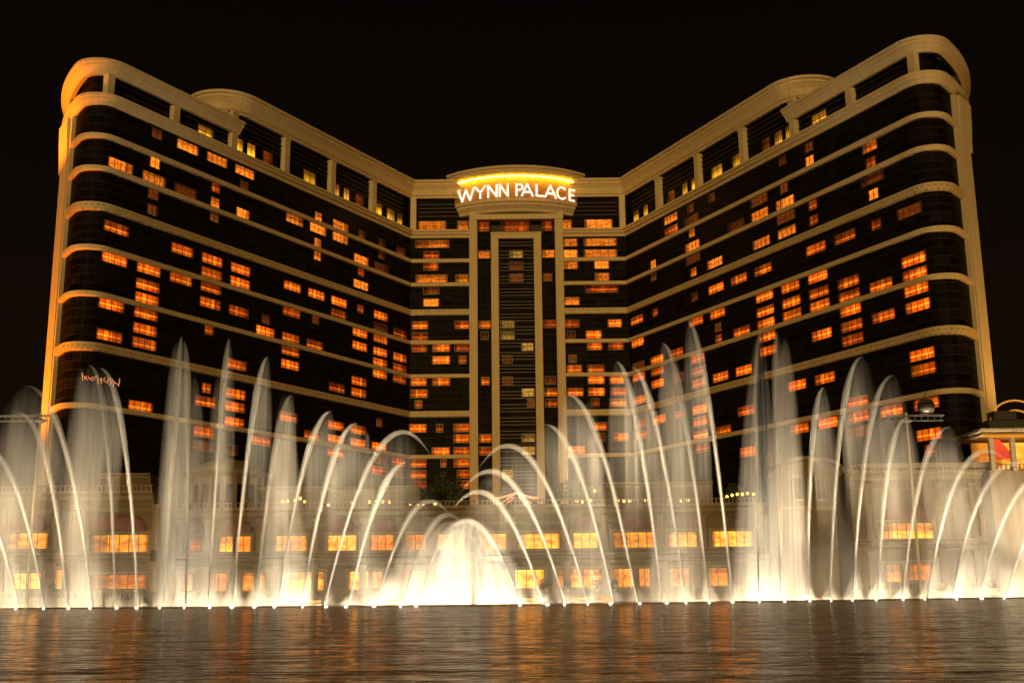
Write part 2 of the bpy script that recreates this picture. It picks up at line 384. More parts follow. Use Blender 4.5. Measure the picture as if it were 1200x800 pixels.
# end pilasters that close each wing's rounded end
for side in (-1, 1):
    w = full_path(side, tail=6)
    P0, nn, s = w[-1]; t = (P0 - w[-2][0]).normalized(); P0 = P0 - t * .6
    for (a0, a1, off) in ((0.0, 1.0, .9), (1.5, 8.0, 1.0)):
        mb = MB(); sweep(mb, [(P0 + t * a0, nn, 0), (P0 + t * a1, nn, a1 - a0)], [(-.5, 14), (off, 14), (off, 108.4), (-.5, 108.4)], flip=side > 0)
        mb.build('end_pilaster', M['stone_light'], hotel)
    mb = MB(); sweep(mb, [(P0 + t * 1.7, nn, 0), (P0 + t * 9.5, nn, 7)], [(1.0, 97), (1.1, 100), (1.4, 104), (1.6, 108.5), (1.0, 108.5)], flip=side > 0)
    mb.build('pilaster_capital', M['stone_light'], hotel)
# penthouse storey: recessed dark wall, columns, louvres, cornices
COLS = {-1: [19.0, 38.3, 57.9, 77.8, 97.4, 117.1], 1: [18.6, 38.9, 59.5, 80.0, 100.3, 120.0]}
SPLIT = {-1: 77.8, 1: 80.0}
for side in (-1, 1):
    I, d, n, Ls = (IL, dL, nL, LEN_L) if side < 0 else (IR, dR, nR, LEN_R)
    sp = SPLIT[side]
    # recessed wall of the tall inner section and of the low outer section
    mb = MB(); sweep(mb, full_path(side)[:2] + [(I + d * (sp + 1), n, sp + 1)], [(-1.2, 110.9), (-1.2, 122), (-5, 122), (-5, 110.9)], flip=side > 0)
    mb.build('penthouse_glass', M['glass'], hotel)
    mb = MB(); w = wing_pts(I, d, n, Ls, s0=sp - 1, tail=30); sweep(mb, w, [(-1.2, 110.9), (-1.2, 116.4), (-5, 116.4), (-5, 110.9)], flip=side > 0)
    mb.build('penthouse_glass', M['glass'], hotel)
    # tall cornice, with its own rounded end set over the low section
    mb = MB(); w = wing_pts(I, d, n, sp - 4.5, Rr=7.5, turn=150, tail=6, s0=0, k=14)
    w[0] = (I, mit(nF, n), 0.0)
    w = [(Vector((PXL + 1 if side < 0 else PXR - 1, 340, 0)), nF, -20)] + w
    sweep(mb, w, [(-.4, 121.6), (.5, 121.6), (.5, 122.2), (.9, 122.5), (1.2, 124.2), (1.9, 125.3), (2.1, 125.4), (2.1, 126.1), (2.6, 126.3), (2.6, 127.0), (-.4, 127.0)], flip=side > 0)
    mb.build('upper_cornice', M['stone'], hotel)
    mb = MB(); w2 = wing_pts(I, d, n, sp - 4.5, Rr=7.5, turn=150, tail=6, s0=sp - 8, k=14)
    sweep(mb, w2, [(-1.5, 116.5), (-1.5, 121.8), (-4, 121.8), (-4, 116.5)], flip=side > 0); mb.build('penthouse_glass', M['glass'], hotel)
    # low cornice
    mb = MB(); w = wing_pts(I, d, n, Ls, s0=sp - 1.6, tail=36)
    sweep(mb, w, [(-.4, 115.9), (.5, 115.9), (.6, 116.4), (1.3, 117.4), (1.8, 117.7), (1.8, 118.2), (2.3, 118.4), (2.3, 119.0), (-.4, 119.0)], flip=side > 0)
    mb.build('lower_cornice', M['stone'], hotel)
    for c in COLS[side]:
        top = 121.7 if c < sp + 1 else 116.0
        mb = MB(); mb.box(I + d * c - n * .45 + Vector((0, 0, (110.9 + top) / 2)), 1.9, 1.6, top - 110.9, d, n)
        if c < sp + 3: mb.box(I + d * c - n * .35 + Vector((0, 0, top - .5)), 2.3, 1.8, .5, d, n)
        mb.build('penthouse_column', M['stone_light'], hotel)
    mb = MB(); cx = I + d * 1.0 + Vector((1.5 * side * -1, .2, 0)); mb.box(cx + Vector((0, 0, 116.3)), 1.8, 1.8, 10.8); mb.build('penthouse_column', M['stone_light'], hotel)
    # louvre rails
    prev = 1.5
    for j, c in enumerate(COLS[side]):
        a, b = prev + 1.2, c - 1.1; prev = c
        if c <= sp + 1: zs = (116.3, 117.7, 119.1, 120.5)
        else: zs = (113.2, 115.0)
        mb = MB()
        for z in zs: mb.box(I + d * ((a + b) / 2) - n * .75 + Vector((0, 0, z)), b - a, .25, .13, d, n)
        mb.build('louvre', M['louvre'], hotel)
# frontal penthouse louvres
for a, b in ((IL.x + 2.5, PXL - 2), (PXR + 2, IR.x - 2.5)):
    mb = MB()
    for z in (116.0, 117.3, 118.6, 119.9): mb.box(((a + b) / 2, 340.6, z), b - a, .25, .13)
    mb.build('louvre', M['louvre'], hotel)
# tall pillars and inner frame
for x in (PXL, PXR):
    mb = MB(); mb.box((x, 339.2, 62.5), 2.5, 2.2, 104); mb.box((x, 338.0, 62.5), 1.5, .3, 103.6); mb.build('tall_pillar', M['stone'], hotel)
fx = [at(580.5, 400, 339).x, at(631.5, 400, 339).x]
for x in fx:
    mb = MB(); mb.box((x, 339.3, 60), 2.3, 1.8, 96); mb.box((x, 338.3, 60), 1.1, .3, 95.5); mb.build('frame_post', M['stone'], hotel)
mb = MB(); mb.box((sum(fx) / 2, 339.35, 108.9), fx[1] - fx[0] + 2.3, 2.0, 2.0); mb.box((sum(fx) / 2, 338.2, 109.6), fx[1] - fx[0] + 2.5, .4, .5); mb.build('frame_head', M['stone'], hotel)
# louvre panel between the frame posts
mb = MB(); z = 22.0; k = 0
while z < 107.5:
    mb.box((sum(fx) / 2, 339.9, z), fx[1] - fx[0] - 2.3, .22, .16)
    k += 1; z += 1.05 if k % 3 else 1.9
mb.build('louvre_screen', M['louvre'], hotel)
# name drum: convex crown cornice, recessed sign wall, lower cornice, frieze
cxm = (PXL + PXR) / 2 + 0.1
def arc_pts(w, bulge, y0, k=28, ext=1.0):
    Rr = (w * w / 4 + bulge * bulge) / (2 * bulge); c = Vector((cxm, y0 - bulge + Rr, 0)); A = math.asin(min(1, w / 2 / Rr)) * ext
    out = []
    for i in range(k + 1):
        a = -A + 2 * A * i / k
        n = Vector((math.sin(a), -math.cos(a), 0)); out.append((c + n * Rr, n, Rr * a))
    return out, c, Rr
crown, cc, cR = arc_pts(40.6, 8.0, 340.4)
mb = MB(); sweep(mb, crown, [(-8, 126.3), (.5, 126.3), (1.2, 126.9), (1.6, 127.3), (1.6, 127.9), (2.2, 128.1), (2.2, 128.8), (-8, 128.8)], flip=True); mb.build('crown_cornice', M['stone'], hotel, smooth=False)
signw, sc_, sR = arc_pts(38.4, 7.2, 340.6)
mb = MB(); sweep(mb, signw, [(0, 118.5), (0, 122.6), (-.0, 126.3), (-4, 126.3), (-4, 118.5)], flip=True); mb.build('sign_wall', M['sign_panel'], hotel)
lowc, lc_, lR = arc_pts(36.5, 5.2, 339.4)
mb = MB(); sweep(mb, lowc, [(-5, 115.6), (-1.0, 115.6), (-.6, 116.4), (.5, 117.4), (.5, 118.0), (1.1, 118.3), (1.1, 119.2), (-5, 119.2)], flip=True); mb.build('balcony_cornice', M['stone_light'], hotel)
mb = MB(); mb.box((cxm, 338.9, 115.2), PXR - PXL + 2.5, 2.6, 2.6); mb.build('frieze', M['stone_light'], hotel)

# letters: strokes on the unit cap height
LET = {
 'W': (1.25, [[(0, 1), (.31, 0), (.62, .92), (.94, 0), (1.25, 1)]]),
 'Y': (.86, [[(0, 1), (.43, .48), (.86, 1)], [(.43, .52), (.43, 0)]]),
 'N': (.82, [[(.06, 0), (.06, 1), (.76, 0), (.76, 1)]]),
 'P': (.62, [[(.08, 0), (.08, 1)], [(.08, .95), (.36, .95), (.50, .86), (.55, .72), (.50, .58), (.36, .49), (.08, .49)]]),
 'A': (.90, [[(0, 0), (.45, 1), (.90, 0)], [(.17, .32), (.73, .32)]]),
 'L': (.60, [[(.08, 1), (.08, .05), (.58, .05)]]),
 'C': (.88, [[(.86, .84), (.68, .96), (.48, .98), (.25, .90), (.10, .70), (.06, .50), (.10, .30), (.25, .10), (.48, .02), (.68, .04), (.86, .16)]]),
 'E': (.58, [[(.56, .95), (.08, .95), (.08, .05), (.56, .05)], [(.08, .5), (.50, .5)]]),
}
sign = empty('name_sign', (cxm, 333, 120)); tag(sign, 'glowing white capital letters of the rooftop name above the central bay', 'sign')
CAP = 3.85
glyphs = [('W', 537, 555.5), ('Y', 557, 569), ('N', 571.5, 583), ('N', 585, 596), ('P', 604, 613.5), ('A', 611.5, 624), ('L', 627.3, 637), ('A', 638.5, 651.3), ('C', 652, 662.5), ('E', 666.5, 673.5)]
LR = sR + 0.9
def on_drum(x, z, out=0.0):
    a = math.asin(max(-1, min(1, (x - cxm) / LR))); return Vector((sc_.x + (LR + out) * math.sin(a), sc_.y - (LR + out) * math.cos(a), z))
for ch, xa, xb in glyphs:
    # photograph pixels to positions on the drum
    xa, xb = [at(q, 225, 334.5).x for q in (xa, xb)]
    wdt, strokes = LET[ch]; k = (xb - xa) / wdt; mb = MB(); sw = .285
    for st in strokes:
        for (x1, y1), (x2, y2) in zip(st[:-1], st[1:]):
            A = Vector((xa + x1 * k, 0, 119.6 + y1 * CAP)); B = Vector((xa + x2 * k, 0, 119.6 + y2 * CAP))
            t = (B - A).normalized(); pn = Vector((-t.z, 0, t.x)) * sw; A2, B2 = A - t * sw * .55, B + t * sw * .55
            q = [A2 - pn, B2 - pn, B2 + pn, A2 + pn]
            f = [on_drum(p.x, p.z, .25) for p in q]; b_ = [on_drum(p.x, p.z, -.15) for p in q]
            mb.poly(f, None, 0)
            for i in range(4): mb.poly([f[i], b_[i], b_[(i + 1) % 4], f[(i + 1) % 4]], None, 1)
    mb.build('letter', [M['letter'], M['letter_side']], sign)

# glowing strokes imitating a blurred reflection in the left wing's rounded glass end
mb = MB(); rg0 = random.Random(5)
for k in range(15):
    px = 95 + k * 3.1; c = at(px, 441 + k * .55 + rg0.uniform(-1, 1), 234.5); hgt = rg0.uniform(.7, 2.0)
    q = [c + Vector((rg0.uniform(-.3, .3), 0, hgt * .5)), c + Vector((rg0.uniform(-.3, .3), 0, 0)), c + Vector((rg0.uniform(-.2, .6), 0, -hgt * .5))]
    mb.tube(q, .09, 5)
mb.build('reflection_strokes', M['letter_side'], hotel)

# ---- lit windows
ROWZ = [at(700, y, 340).z for y in (284, 297, 310.5, 324.5, 338.5, 352.5, 379, 392, 405.5, 420, 432, 445, 459, 471.5, 487, 499.5, 512, 527, 540.5, 553.5, 566, 579)]
# rows: r1..r14 -> index 0..13 ; index 14 is the first row under band 6
def rz(r):
    return ROWZ[r - 1] if r <= 14 else ROWZ[r]           # r15.. : y 499.5, 512, 527, ...
WH = 2.45
uid = [0]
def pane(mb, c, ax, n, w, h, mi=0):
    uid[0] += 1; u = float(uid[0])
    az = Vector((0, 0, 1)); q = [c - ax * w / 2 - az * h / 2, c + ax * w / 2 - az * h / 2, c + ax * w / 2 + az * h / 2, c - ax * w / 2 + az * h / 2]
    uv = [(u + .002, 0), (u + .998, 0), (u + .998, 1), (u + .002, 1)]
    if (q[1] - q[0]).cross(q[3] - q[0]).dot(n) < 0: q.reverse(); uv.reverse()
    mb.poly(q, uv, mi)
def bars(mb, c, ax, n, w, h, cnt, mi=0):
    for i in range(1, cnt): mb.box(c + ax * (w * (i / cnt - .5)) + n * .06, .13, .08, h, ax, n, mi=mi)
    for s in (-1, 1):
        mb.box(c + Vector((0, 0, s * h / 2)) + n * .06, w + .3, .1, .16, ax, n, mi=mi)
        mb.box(c + ax * (s * (w / 2 + .07)) + n * .06, .16, .1, h, ax, n, mi=mi)
WIN = []   # (size in photo, centre, axis, normal, w, h, room, bars, name)
def add_win(side, c, r, t='w', k='b', dz=0, w=None):
    if side == 0: ax, n = Vector((1, 0, 0)), nF; p = Vector((c, 340, 0)); dist = 340
    else:
        I, d, n, N_ = (IL, dL, nL, 9.8) if side < 0 else (IR, dR, nR, 10.08)
        ax = d; base = 5.0 if side < 0 else 4.8; p = I + d * (base + N_ * c)
    z = r if isinstance(r, float) else rz(r)
    ww = w or {'w': 6.9, 's': 2.9, 'm': 4.6}[t]; kk = k
    if k == 'b' and not isinstance(r, float) and r <= 6: kk = 'u'
    WIN.append((ww * WH / p.y ** 2, p + n * .07 + Vector((0, 0, z + dz)), ax, n, ww, WH, kk, 4 if ww > 5 else 2, 'room_window' if ww > 4 else 'narrow_window'))
LW = """r1 Bsd Cw Dw Ew
r2 Esd Hs Iw Jsd Ksd Lmd
r3 Bs Dsm Gw Hw Iw Ksd
r4 Aw Bw Cwd Ds Em Hs Jw Kwd
r5 Bsd Dsd Hs Jsm
r6 Bsd Jw
r7 Aw Cw Dw Ew Gw Hw Iw Jsm Kw
r8 Dw Ew Iwm Lwm Kwd
r9 Aw Bw Cw Dw Gwm Hsd Jw Kw
r10 Bw Dw Ewm Fsd Jw Kw Lw
r11 Bw Fw Gw Hw Kw Lwm
r12 Aw Bw Gw Kw Lwm Dsm
r13 Bw Gw Jw
r14 Aw Bw Ew Iwm Jw
r15 Ew Dsm Ksd
r16 Ew Dw Gw Iw Jw
r17 Ew Bw Hw Iw Jw Kw
r18 Dw Fwm Iw Lwm Kwd
r19 Esd Kwm Dwd Lwd"""
RW = """r1 Dsd Hsd Isd Jw Esd
r2 Ds Iwd Jwm
r3 Bm Esd Is Fwd
r4 Bsm Ew Fw Gwd Iw Ks
r5 Bwd Dsm Iwd Ewd Ksd
r6 Bs Dsm Ew Fw Hw Is
r7 Bsm Awd Cw Dw Fw Gw Hw Isd Kswm Lw
r8 
r9 Dw Ew Fw Hw Iw Lw
r10 Aw Cw Dw Ew Fw Hsd
r11 Aw Bw Cw Dw Ew Fw Gw Hsm Jwm Kw Lwd
r12 Aw Cw Fw Iw Kw Lw
r13 Aw Bw Cw Dw Fw Iwm Kw Jwd
r14 Cwm Gw Hw Iw Lw
r15 Aw Dw Ew Iw Kw Jwm Lwm
r16 Aw Gw Iw Lwm
r17 Cw Hw Iw
r18 Aw Bw Cw Dw Ew Iwm
r19 Gw Cwd
r20 Aw Fwd
r21 Asm"""
for side, txt in ((-1, LW), (1, RW)):
    for ln in txt.splitlines():
        it = ln.split(); r = int(it[0][1:])
        for t in it[1:]:
            if t == 'Kswm': t = 'Ksm'
            c = 11 - (ord(t[0]) - 65); k = t[2] if len(t) > 2 else 'b'
            add_win(side, c, r, t[1], k)
X = lambda px: at(px, 400, 340).x
def fw(x1, x2, r, k='b'):
    a, b = X(x1), X(x2); add_win(0, (a + b) / 2, r, 'w', k, w=b - a)
for x1, x2, r, k in [(486,526,1,'b'),(496,514,2,'m'),(496,513,3,'m'),(487,524,4,'b'),(534,549,4,'b'),(496,514,5,'d'),(496,514,6,'b'),
    (483,501,7,'b'),(533,550,7,'b'),(483,501,8,'m'),(483,500,9,'m'),(507,527,9,'b'),(533,550,9,'m'),(507,527,10,'b'),(538,546,10,'m'),
    (482,500,12,'b'),(507,527,12,'b'),(482,501,13,'b'),(487,495,14,'m'),(481,500,15,'b'),(512,519,15,'m'),(532,550,15,'b'),(532,550,16,'b'),
    (507,527,17,'b'),(532,550,17,'m'),(482,500,18,'b'),(517,523,18,'m'),(532,550,18,'b'),(482,500,19,'b'),(536,550,19,'m'),(482,500,20,'m'),(536,550,20,'m'),
    (662,679,1,'b'),(687,726,1,'b'),(662,679,2,'b'),(687,726,2,'b'),(662,679,3,'b'),(699,716,3,'b'),(699,716,4,'b'),(688,726,5,'m'),(662,680,6,'b'),
    (662,679,7,'m'),(713,729,7,'b'),(687,705,8,'b'),(688,705,9,'b'),(713,730,9,'m'),(665,674,8,'d'),(666,675,10,'d'),(664,681,11,'b'),(688,707,11,'b'),
    (688,707,12,'b'),(713,730,12,'b'),(664,682,13,'b'),(688,707,13,'b'),(714,733,13,'b'),(691,700,14,'m'),(713,732,14,'b'),(689,708,15,'b'),
    (716,733,16,'b'),(689,706,16,'d'),(664,683,17,'b'),
    (561,575,2,'b'),(637,652,2,'b'),(638,648,4,'d'),(561,575,7,'b'),(637,652,7,'m'),(564,572,8,'d'),(564,573,12,'b'),(638,650,12,'d'),(637,652,13,'b'),(638,652,14,'m'),
    (561,575,16,'b'),(561,575,17,'m'),
    (598,614,2,'g'),(598,614,3,'d'),(598,614,4,'d'),(587,603,7,'g'),(587,603,8,'g'),(611,625,9,'g'),(611,625,13,'g'),(617,625,14,'d'),(610,625,16,'g'),(610,625,17,'g'),(587,600,19,'g'),(589,600,10,'d'),(589,600,12,'d')]:
    fw(x1, x2, r, k)
# penthouse windows (tall, lamps low down)
def pent(side, s, w, k='y', h=4.6, z=113.5):
    if side == 0: p = Vector((s, 341.2, 0)); ax, n = Vector((1, 0, 0)), nF
    else:
        I, d, n = (IL, dL, nL) if side < 0 else (IR, dR, nR); ax = d; p = I + d * s - n * 1.2
    WIN.append((1.0 + w * h / 1e5, p + n * .07 + Vector((0, 0, z)), ax, n, w, h, k, 2 if w < 6 else 5, 'penthouse_window'))
for s, w, k in ((74.5, 2.3, 'y'), (70.3, 3.0, 'y'), (64.0, 3.6, 'd'), (47.0, 5.0, 'y'), (35.2, 2.8, 'y'), (30.6, 2.4, 'y'), (24.5, 3.4, 'd'), (15.6, 4.2, 'y'), (8.8, 4.0, 'y'), (4.2, 2.5, 'y')): pent(-1, s, w, k)
pent(-1, 86.5, 5.2, 'y', 3.6, 113.0)
for s, w, k in ((77.2, 2.6, 'y'), (73.0, 3.0, 'y'), (68.0, 3.2, 'd'), (56.0, 4.5, 'y'), (46.5, 5.0, 'y'), (36.0, 3.4, 'y'), (31.0, 2.6, 'y'), (24.0, 3.2, 'd'), (10.0, 2.4, 'y'), (4.5, 3.0, 'y')): pent(1, s, w, k)
pent(1, 88.5, 5.2, 'y', 3.6, 113.0)
for a, b, k in ((489, 522, 'u'), (536, 549, 'u'), (562, 574, 'm'), (589, 622, 'm'), (638, 649, 'm'), (662, 673, 'u'), (689, 722, 'u')):
    x1, x2 = X(a), X(b)
    if 556 < a < 656: WIN.append((2, Vector(((x1 + x2) / 2, 340.13, 112.3)), Vector((1, 0, 0)), nF, x2 - x1, 3.1, k, 2 if b - a < 20 else 5, 'penthouse_window'))
    else: pent(0, (x1 + x2) / 2, x2 - x1, k, 3.4, 112.9)
frame_mats = [M['metal']]
keys = list(ROOM); kmats = [ROOM[k] for k in keys]
byname = {}
for q in WIN: byname.setdefault(q[8], []).append(q)
for nm, lst in byname.items():
    lst.sort(key=lambda q: -q[0])
    for q in lst[:100]:
        _, c, ax, n, w_, h_, k, cnt, _n = q
        mb = MB(); pane(mb, c, ax, n, w_, h_); p = mb.build(nm, ROOM[k], hotel)
        mb = MB(); bars(mb, c, ax, n, w_, h_, cnt); mb.build('window_frame', M['metal'], p)
    rest = lst[100:]
    if rest:
        mb = MB(); k0 = len(keys)
        for q in rest:
            _, c, ax, n, w_, h_, k, cnt, _n = q
            pane(mb, c, ax, n, w_, h_, keys.index(k)); bars(mb, c, ax, n, w_, h_, cnt, mi=k0)
        me_mats = kmats + [M['metal']]
        o = mb.build('distant_room_windows', me_mats, hotel); o['kind'] = 'stuff'


# ------------------------------------------------------------------ shopping podium on the far shore
YC, YE = 225.0, 204.0
def zc(y): return at(600, y, YC).z
def zl(y): return at(60, y, YE).z
def zr(y): return at(1120, y, YE).z
pod = empty('shopping_podium', (0, YC, 0)); tag(pod, 'long cream stone shopping building with two rows of orange lit windows at the water', 'building')
ex = Vector((1, 0, 0))
def pwall(x1, x2, Y, z0, z1, name='wall', mt='wall', dep=14):
    mb = MB(); mb.box(((x1 + x2) / 2, Y + dep / 2, (z0 + z1) / 2), x2 - x1, dep, z1 - z0); return mb.build(name, M[mt], pod)
def cornice(x1, x2, Y, z, h=1.0, out=.9, name='cornice', par=None):
    mb = MB(); pts = [(Vector((x1, Y, 0)), nF, 0), (Vector((x2, Y, 0)), nF, x2 - x1)]
    sweep(mb, pts, [(0, z - h), (out * .35, z - h), (out * .5, z - h * .6), (out * .85, z - h * .4), (out, z - h * .3), (out, z), (0, z)], flip=True)
    mb.build(name, M['trim'], par or pod)
xl, xr = at(182, 640, YC).x, at(1003, 640, YC).x
lx0, lx1 = -125, at(178, 640, YE).x; rx0, rx1 = at(1001, 640, YE).x, 125
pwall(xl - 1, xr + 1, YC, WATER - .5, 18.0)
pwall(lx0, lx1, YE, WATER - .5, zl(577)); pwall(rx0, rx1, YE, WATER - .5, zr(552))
for x1, x2, Y, zf, top in ((xl, xr, YC, zc, 592), (lx0, lx1, YE, zl, 576), (rx0, rx1, YE, zr, 551)):
    cornice(x1, x2, Y, zf(top), 1.5, 1.5)
    cornice(x1, x2, Y, zf(top) - 3.1, .5, .5, 'string_course')
    d = 648 if Y == YC else (648 if zf is zl else 630)
    cornice(x1, x2, Y, zf(d), .9, 1.0, 'string_course'); cornice(x1, x2, Y, zf(d + 9), .5, .5, 'string_course')
    mb = MB(); mb.box(((x1 + x2) / 2, Y - 1.6, WATER + 1.0), x2 - x1, 3.2, 1.5); mb.build('quay_terrace', M['wall'], pod)
    mb = MB(); n_ = int((x2 - x1) / .55)                      # balustrade
    for k in range(n_): mb.box((x1 + (k + .5) * (x2 - x1) / n_, Y - 3.0, WATER + 2.15), .2, .2, .8)
    mb.box(((x1 + x2) / 2, Y - 3.0, WATER + 2.62), x2 - x1, .35, .16); mb.build('balustrade', M['trim'], pod)
    n_ = int((x2 - x1) / .8); mb = MB()
    for k in range(n_): mb.box((x1 + (k + .5) * (x2 - x1) / n_, Y - .9, zf(top) + .45), .25, .25, .8)
    mb.box(((x1 + x2) / 2, Y - .9, zf(top) + .93), x2 - x1, .35, .16); mb.build('balustrade', M['trim'], pod)
def shopwin(xa, xb, ya, yb, Y, k, n=None, arch=False):
    a, b = at(xa, (ya + yb) / 2, Y).x, at(xb, (ya + yb) / 2, Y).x; z1, z0 = at((xa + xb) / 2, ya, Y).z, at((xa + xb) / 2, yb, Y).z
    c = Vector(((a + b) / 2, Y - .06, (z0 + z1) / 2)); w_, h_ = b - a, z1 - z0
    mb = MB(); pane(mb, c, ex, nF, w_, h_); p = mb.build('shop_window', ROOM[k], pod)
    mb = MB(); bars(mb, c, ex, nF, w_, h_, n or max(2, int(w_ / 1.5))); mb.build('window_frame', M['metal'], p)
    mb = MB()
    for s in (-1, 1): mb.box(c + ex * (s * (w_ / 2 + .35)) + nF * .12, .5, .5, h_ + .3)
    mb.box(c + Vector((0, -.12, h_ / 2 + .3)), w_ + 1.3, .6, .45); mb.box(c + Vector((0, -.12, -h_ / 2 - .2)), w_ + 1.3, .7, .3); mb.build('window_surround', M['trim'], pod)
UP = [(222, 236, 'm'), (257, 273, 'p'), (277, 294, 'q'), (322, 360, 'p'), (384, 418, 'p'), (433, 462, 'q'), (474, 500, 'q'), (512, 545, 'q'), (560, 594, 'p'), (606, 656, 'p'), (671, 701, 'p'), (718, 768, 'p'), (783, 817, 'p'), (834, 882, 'p'), (921, 943, 'q'), (967, 991, 'p')]
LO = [(196, 226, 'q'), (246, 266, 'q'), (284, 318, 'q'), (331, 380, 'p'), (409, 432, 'p'), (436, 448, 'q'), (470, 500, 'q'), (575, 638, 'p'), (651, 705, 'p'), (718, 742, 'p'), (749, 762, 'q'), (784, 808, 'q'), (830, 853, 'q'), (905, 925, 'q'), (976, 993, 'p')]
tilt = lambda x: -(x - 600) * .0105
for a, b, k in UP: t = tilt((a + b) / 2); shopwin(a, b, 624.5 + t, 643 + t, YC, k)
for a, b, k in LO: t = tilt((a + b) / 2); shopwin(a, b, 667 + t, 690 + t, YC, k)
for a, b, k, y0, y1 in ((9, 56, 'p', 624, 643), (106, 174, 'p', 626, 647), (12, 48, 'p', 671, 690), (60, 73, 'q', 667, 690), (106, 172, 'q', 673, 690)): shopwin(a, b, y0, y1, YE, k)
for a, b, k, y0, y1 in ((1030, 1094, 'p', 612, 631), (1152, 1191, 'q', 606, 624), (1037, 1056, 'q', 661, 682), (1064, 1092, 'q', 659, 680), (1172, 1194, 'q', 655, 675)): shopwin(a, b, y0, y1, YE, k)
def awning(xa, xb, yb, Y, h=2.6):
    a, b = at(xa, yb, Y).x, at(xb, yb, Y).x; z = at((xa + xb) / 2, yb, Y).z; mb = MB(); n1, n2 = 14, 6; P = []
    for i in range(n1 + 1):
        th = math.pi * i / n1; row = []
        for j in range(n2 + 1):
            ph = math.pi / 2 * j / n2
            row.append(Vector(((a + b) / 2 - math.cos(th) * (b - a) / 2, Y - .15 - 1.7 * math.sin(th) ** .7 * math.cos(ph) * .9, z + h * math.sin(ph) * math.sin(th) ** .6)))
        P.append(row)
    for i in range(n1):
        for j in range(n2): mb.poly([P[i][j], P[i + 1][j], P[i + 1][j + 1], P[i][j + 1]])
    mb.build('awning', M['awning'], pod, smooth=True)
for a, b in ((218, 240), (254, 297), (384, 418), (433, 462), (672, 702), (724, 764), (784, 816), (920, 944), (966, 992)): t = tilt((a + b) / 2); awning(a, b, 621 + t, YC)
for a, b in ((12, 54), (108, 172)): awning(a, b, 622, YE, 3.0)
for a, b, y in ((1034, 1090, 609), (1154, 1190, 603)): awning(a, b, y, YE, 2.6)
# pilasters
def pil(x, Y, z0, z1, w_=1.0):
    mb = MB(); mb.box((x, Y - .2, (z0 + z1) / 2), w_, .5, z1 - z0); mb.box((x, Y - .3, z1 - .25), w_ + .4, .8, .5); mb.box((x, Y - .3, z0 + .3), w_ + .3, .7, .6); mb.build('pilaster', M['trim'], pod)
for px in (212, 243, 303, 316, 370, 426, 468, 505, 552, 600, 663, 709, 775, 825, 893, 912, 952, 998):
    x = at(px, 640, YC).x; pil(x, YC, zc(645), zc(605)); pil(x, YC, zc(694), zc(659), 1.3)
for px in (3, 64, 98, 181): x = at(px, 640, YE).x; pil(x, YE, zl(645), zl(592)); pil(x, YE, zl(694), zl(659), 1.3)
for px in (1020, 1104, 1144, 1198): x = at(px, 640, YE).x; pil(x, YE, zr(630), zr(566)); pil(x, YE, zr(688), zr(645), 1.3)
# round relief ornaments on the right end
for px, py in ((1140, 583), (1110, 588)):
    c = at(px, py, YE); mb = MB()
    mb.tube([Vector((c.x + 1.5 * math.cos(k * math.pi / 10), YE - .15, c.z + 1.5 * math.sin(k * math.pi / 10))) for k in range(21)], .16, 6); mb.build('relief_ring', M['trim'], pod)
# warm strips of the terrace lamps just above the water
for a, b in ((329, 379), (572, 640), (668, 690), (12, 40), (440, 470), (700, 716)):
    Y = YC if a > 180 else YE; x1, x2 = at(a, 700, Y).x, at(b, 700, Y).x
    mb = MB(); mb.box(((x1 + x2) / 2, Y - 3.22, WATER + .45), x2 - x1, .08, .55); mb.build('terrace_strip_lamp', M['soffit'], pod)
# set-back upper storeys
for a, b, y in ((296, 492, 571), (705, 835, 566), (60, 176, 556)):
    Y = 243; x1, x2 = at(a, 575, Y).x, at(b, 575, Y).x; z1 = at((a + b) / 2, y, Y).z
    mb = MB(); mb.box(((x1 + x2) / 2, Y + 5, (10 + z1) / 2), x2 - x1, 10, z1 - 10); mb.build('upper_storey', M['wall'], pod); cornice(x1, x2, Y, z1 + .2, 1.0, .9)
# roof with a lit soffit on the right
mb = MB(); x1, x2 = at(1012, 555, 206).x, at(1047, 555, 206).x; zz = at(1030, 559, 206).z
mb.box(((x1 + x2) / 2, YE + .3, zz + .1), x2 - x1, 1.2, 1.5); mb.build('soffit_lamp', M['soffit'], pod)
mb = MB(); x1, x2 = at(1004, 555, 206).x, at(1160, 555, 206).x; mb.box(((x1 + x2) / 2, YE + 3, at(1080, 546, YE).z), x2 - x1, 9.5, .9); mb.build('roof', M['trim'], pod)

# rotunda with pilasters and tall dark windows
rc = at(265, 600, 246); rot = empty('rotunda', (rc.x, 246, 0)); tag(rot, 'round cream pavilion with pilasters and a shallow dome behind the left fountains', 'pavilion')
rr = (at(311, 600, 246).x - at(219, 600, 246).x) / 2; zt = at(265, 557, 238).z; C0 = Vector((rc.x, 246, 0))
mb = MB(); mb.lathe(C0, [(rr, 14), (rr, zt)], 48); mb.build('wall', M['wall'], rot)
mb = MB(); mb.lathe(C0, [(rr, zt - .1), (rr + .4, zt), (rr + .9, zt + .7), (rr + .9, zt + 1.1), (rr - .3, zt + 1.2), (rr - .4, zt + 1.0)], 48); mb.build('cornice', M['trim'], rot)
mb = MB(); mb.lathe(C0, [(rr - .5, zt + .9), (rr * .8, zt + 2.6), (rr * .45, zt + 3.8), (.8, zt + 4.3), (.01, zt + 4.5)], 48); mb.build('dome', M['trim'], rot, smooth=True)
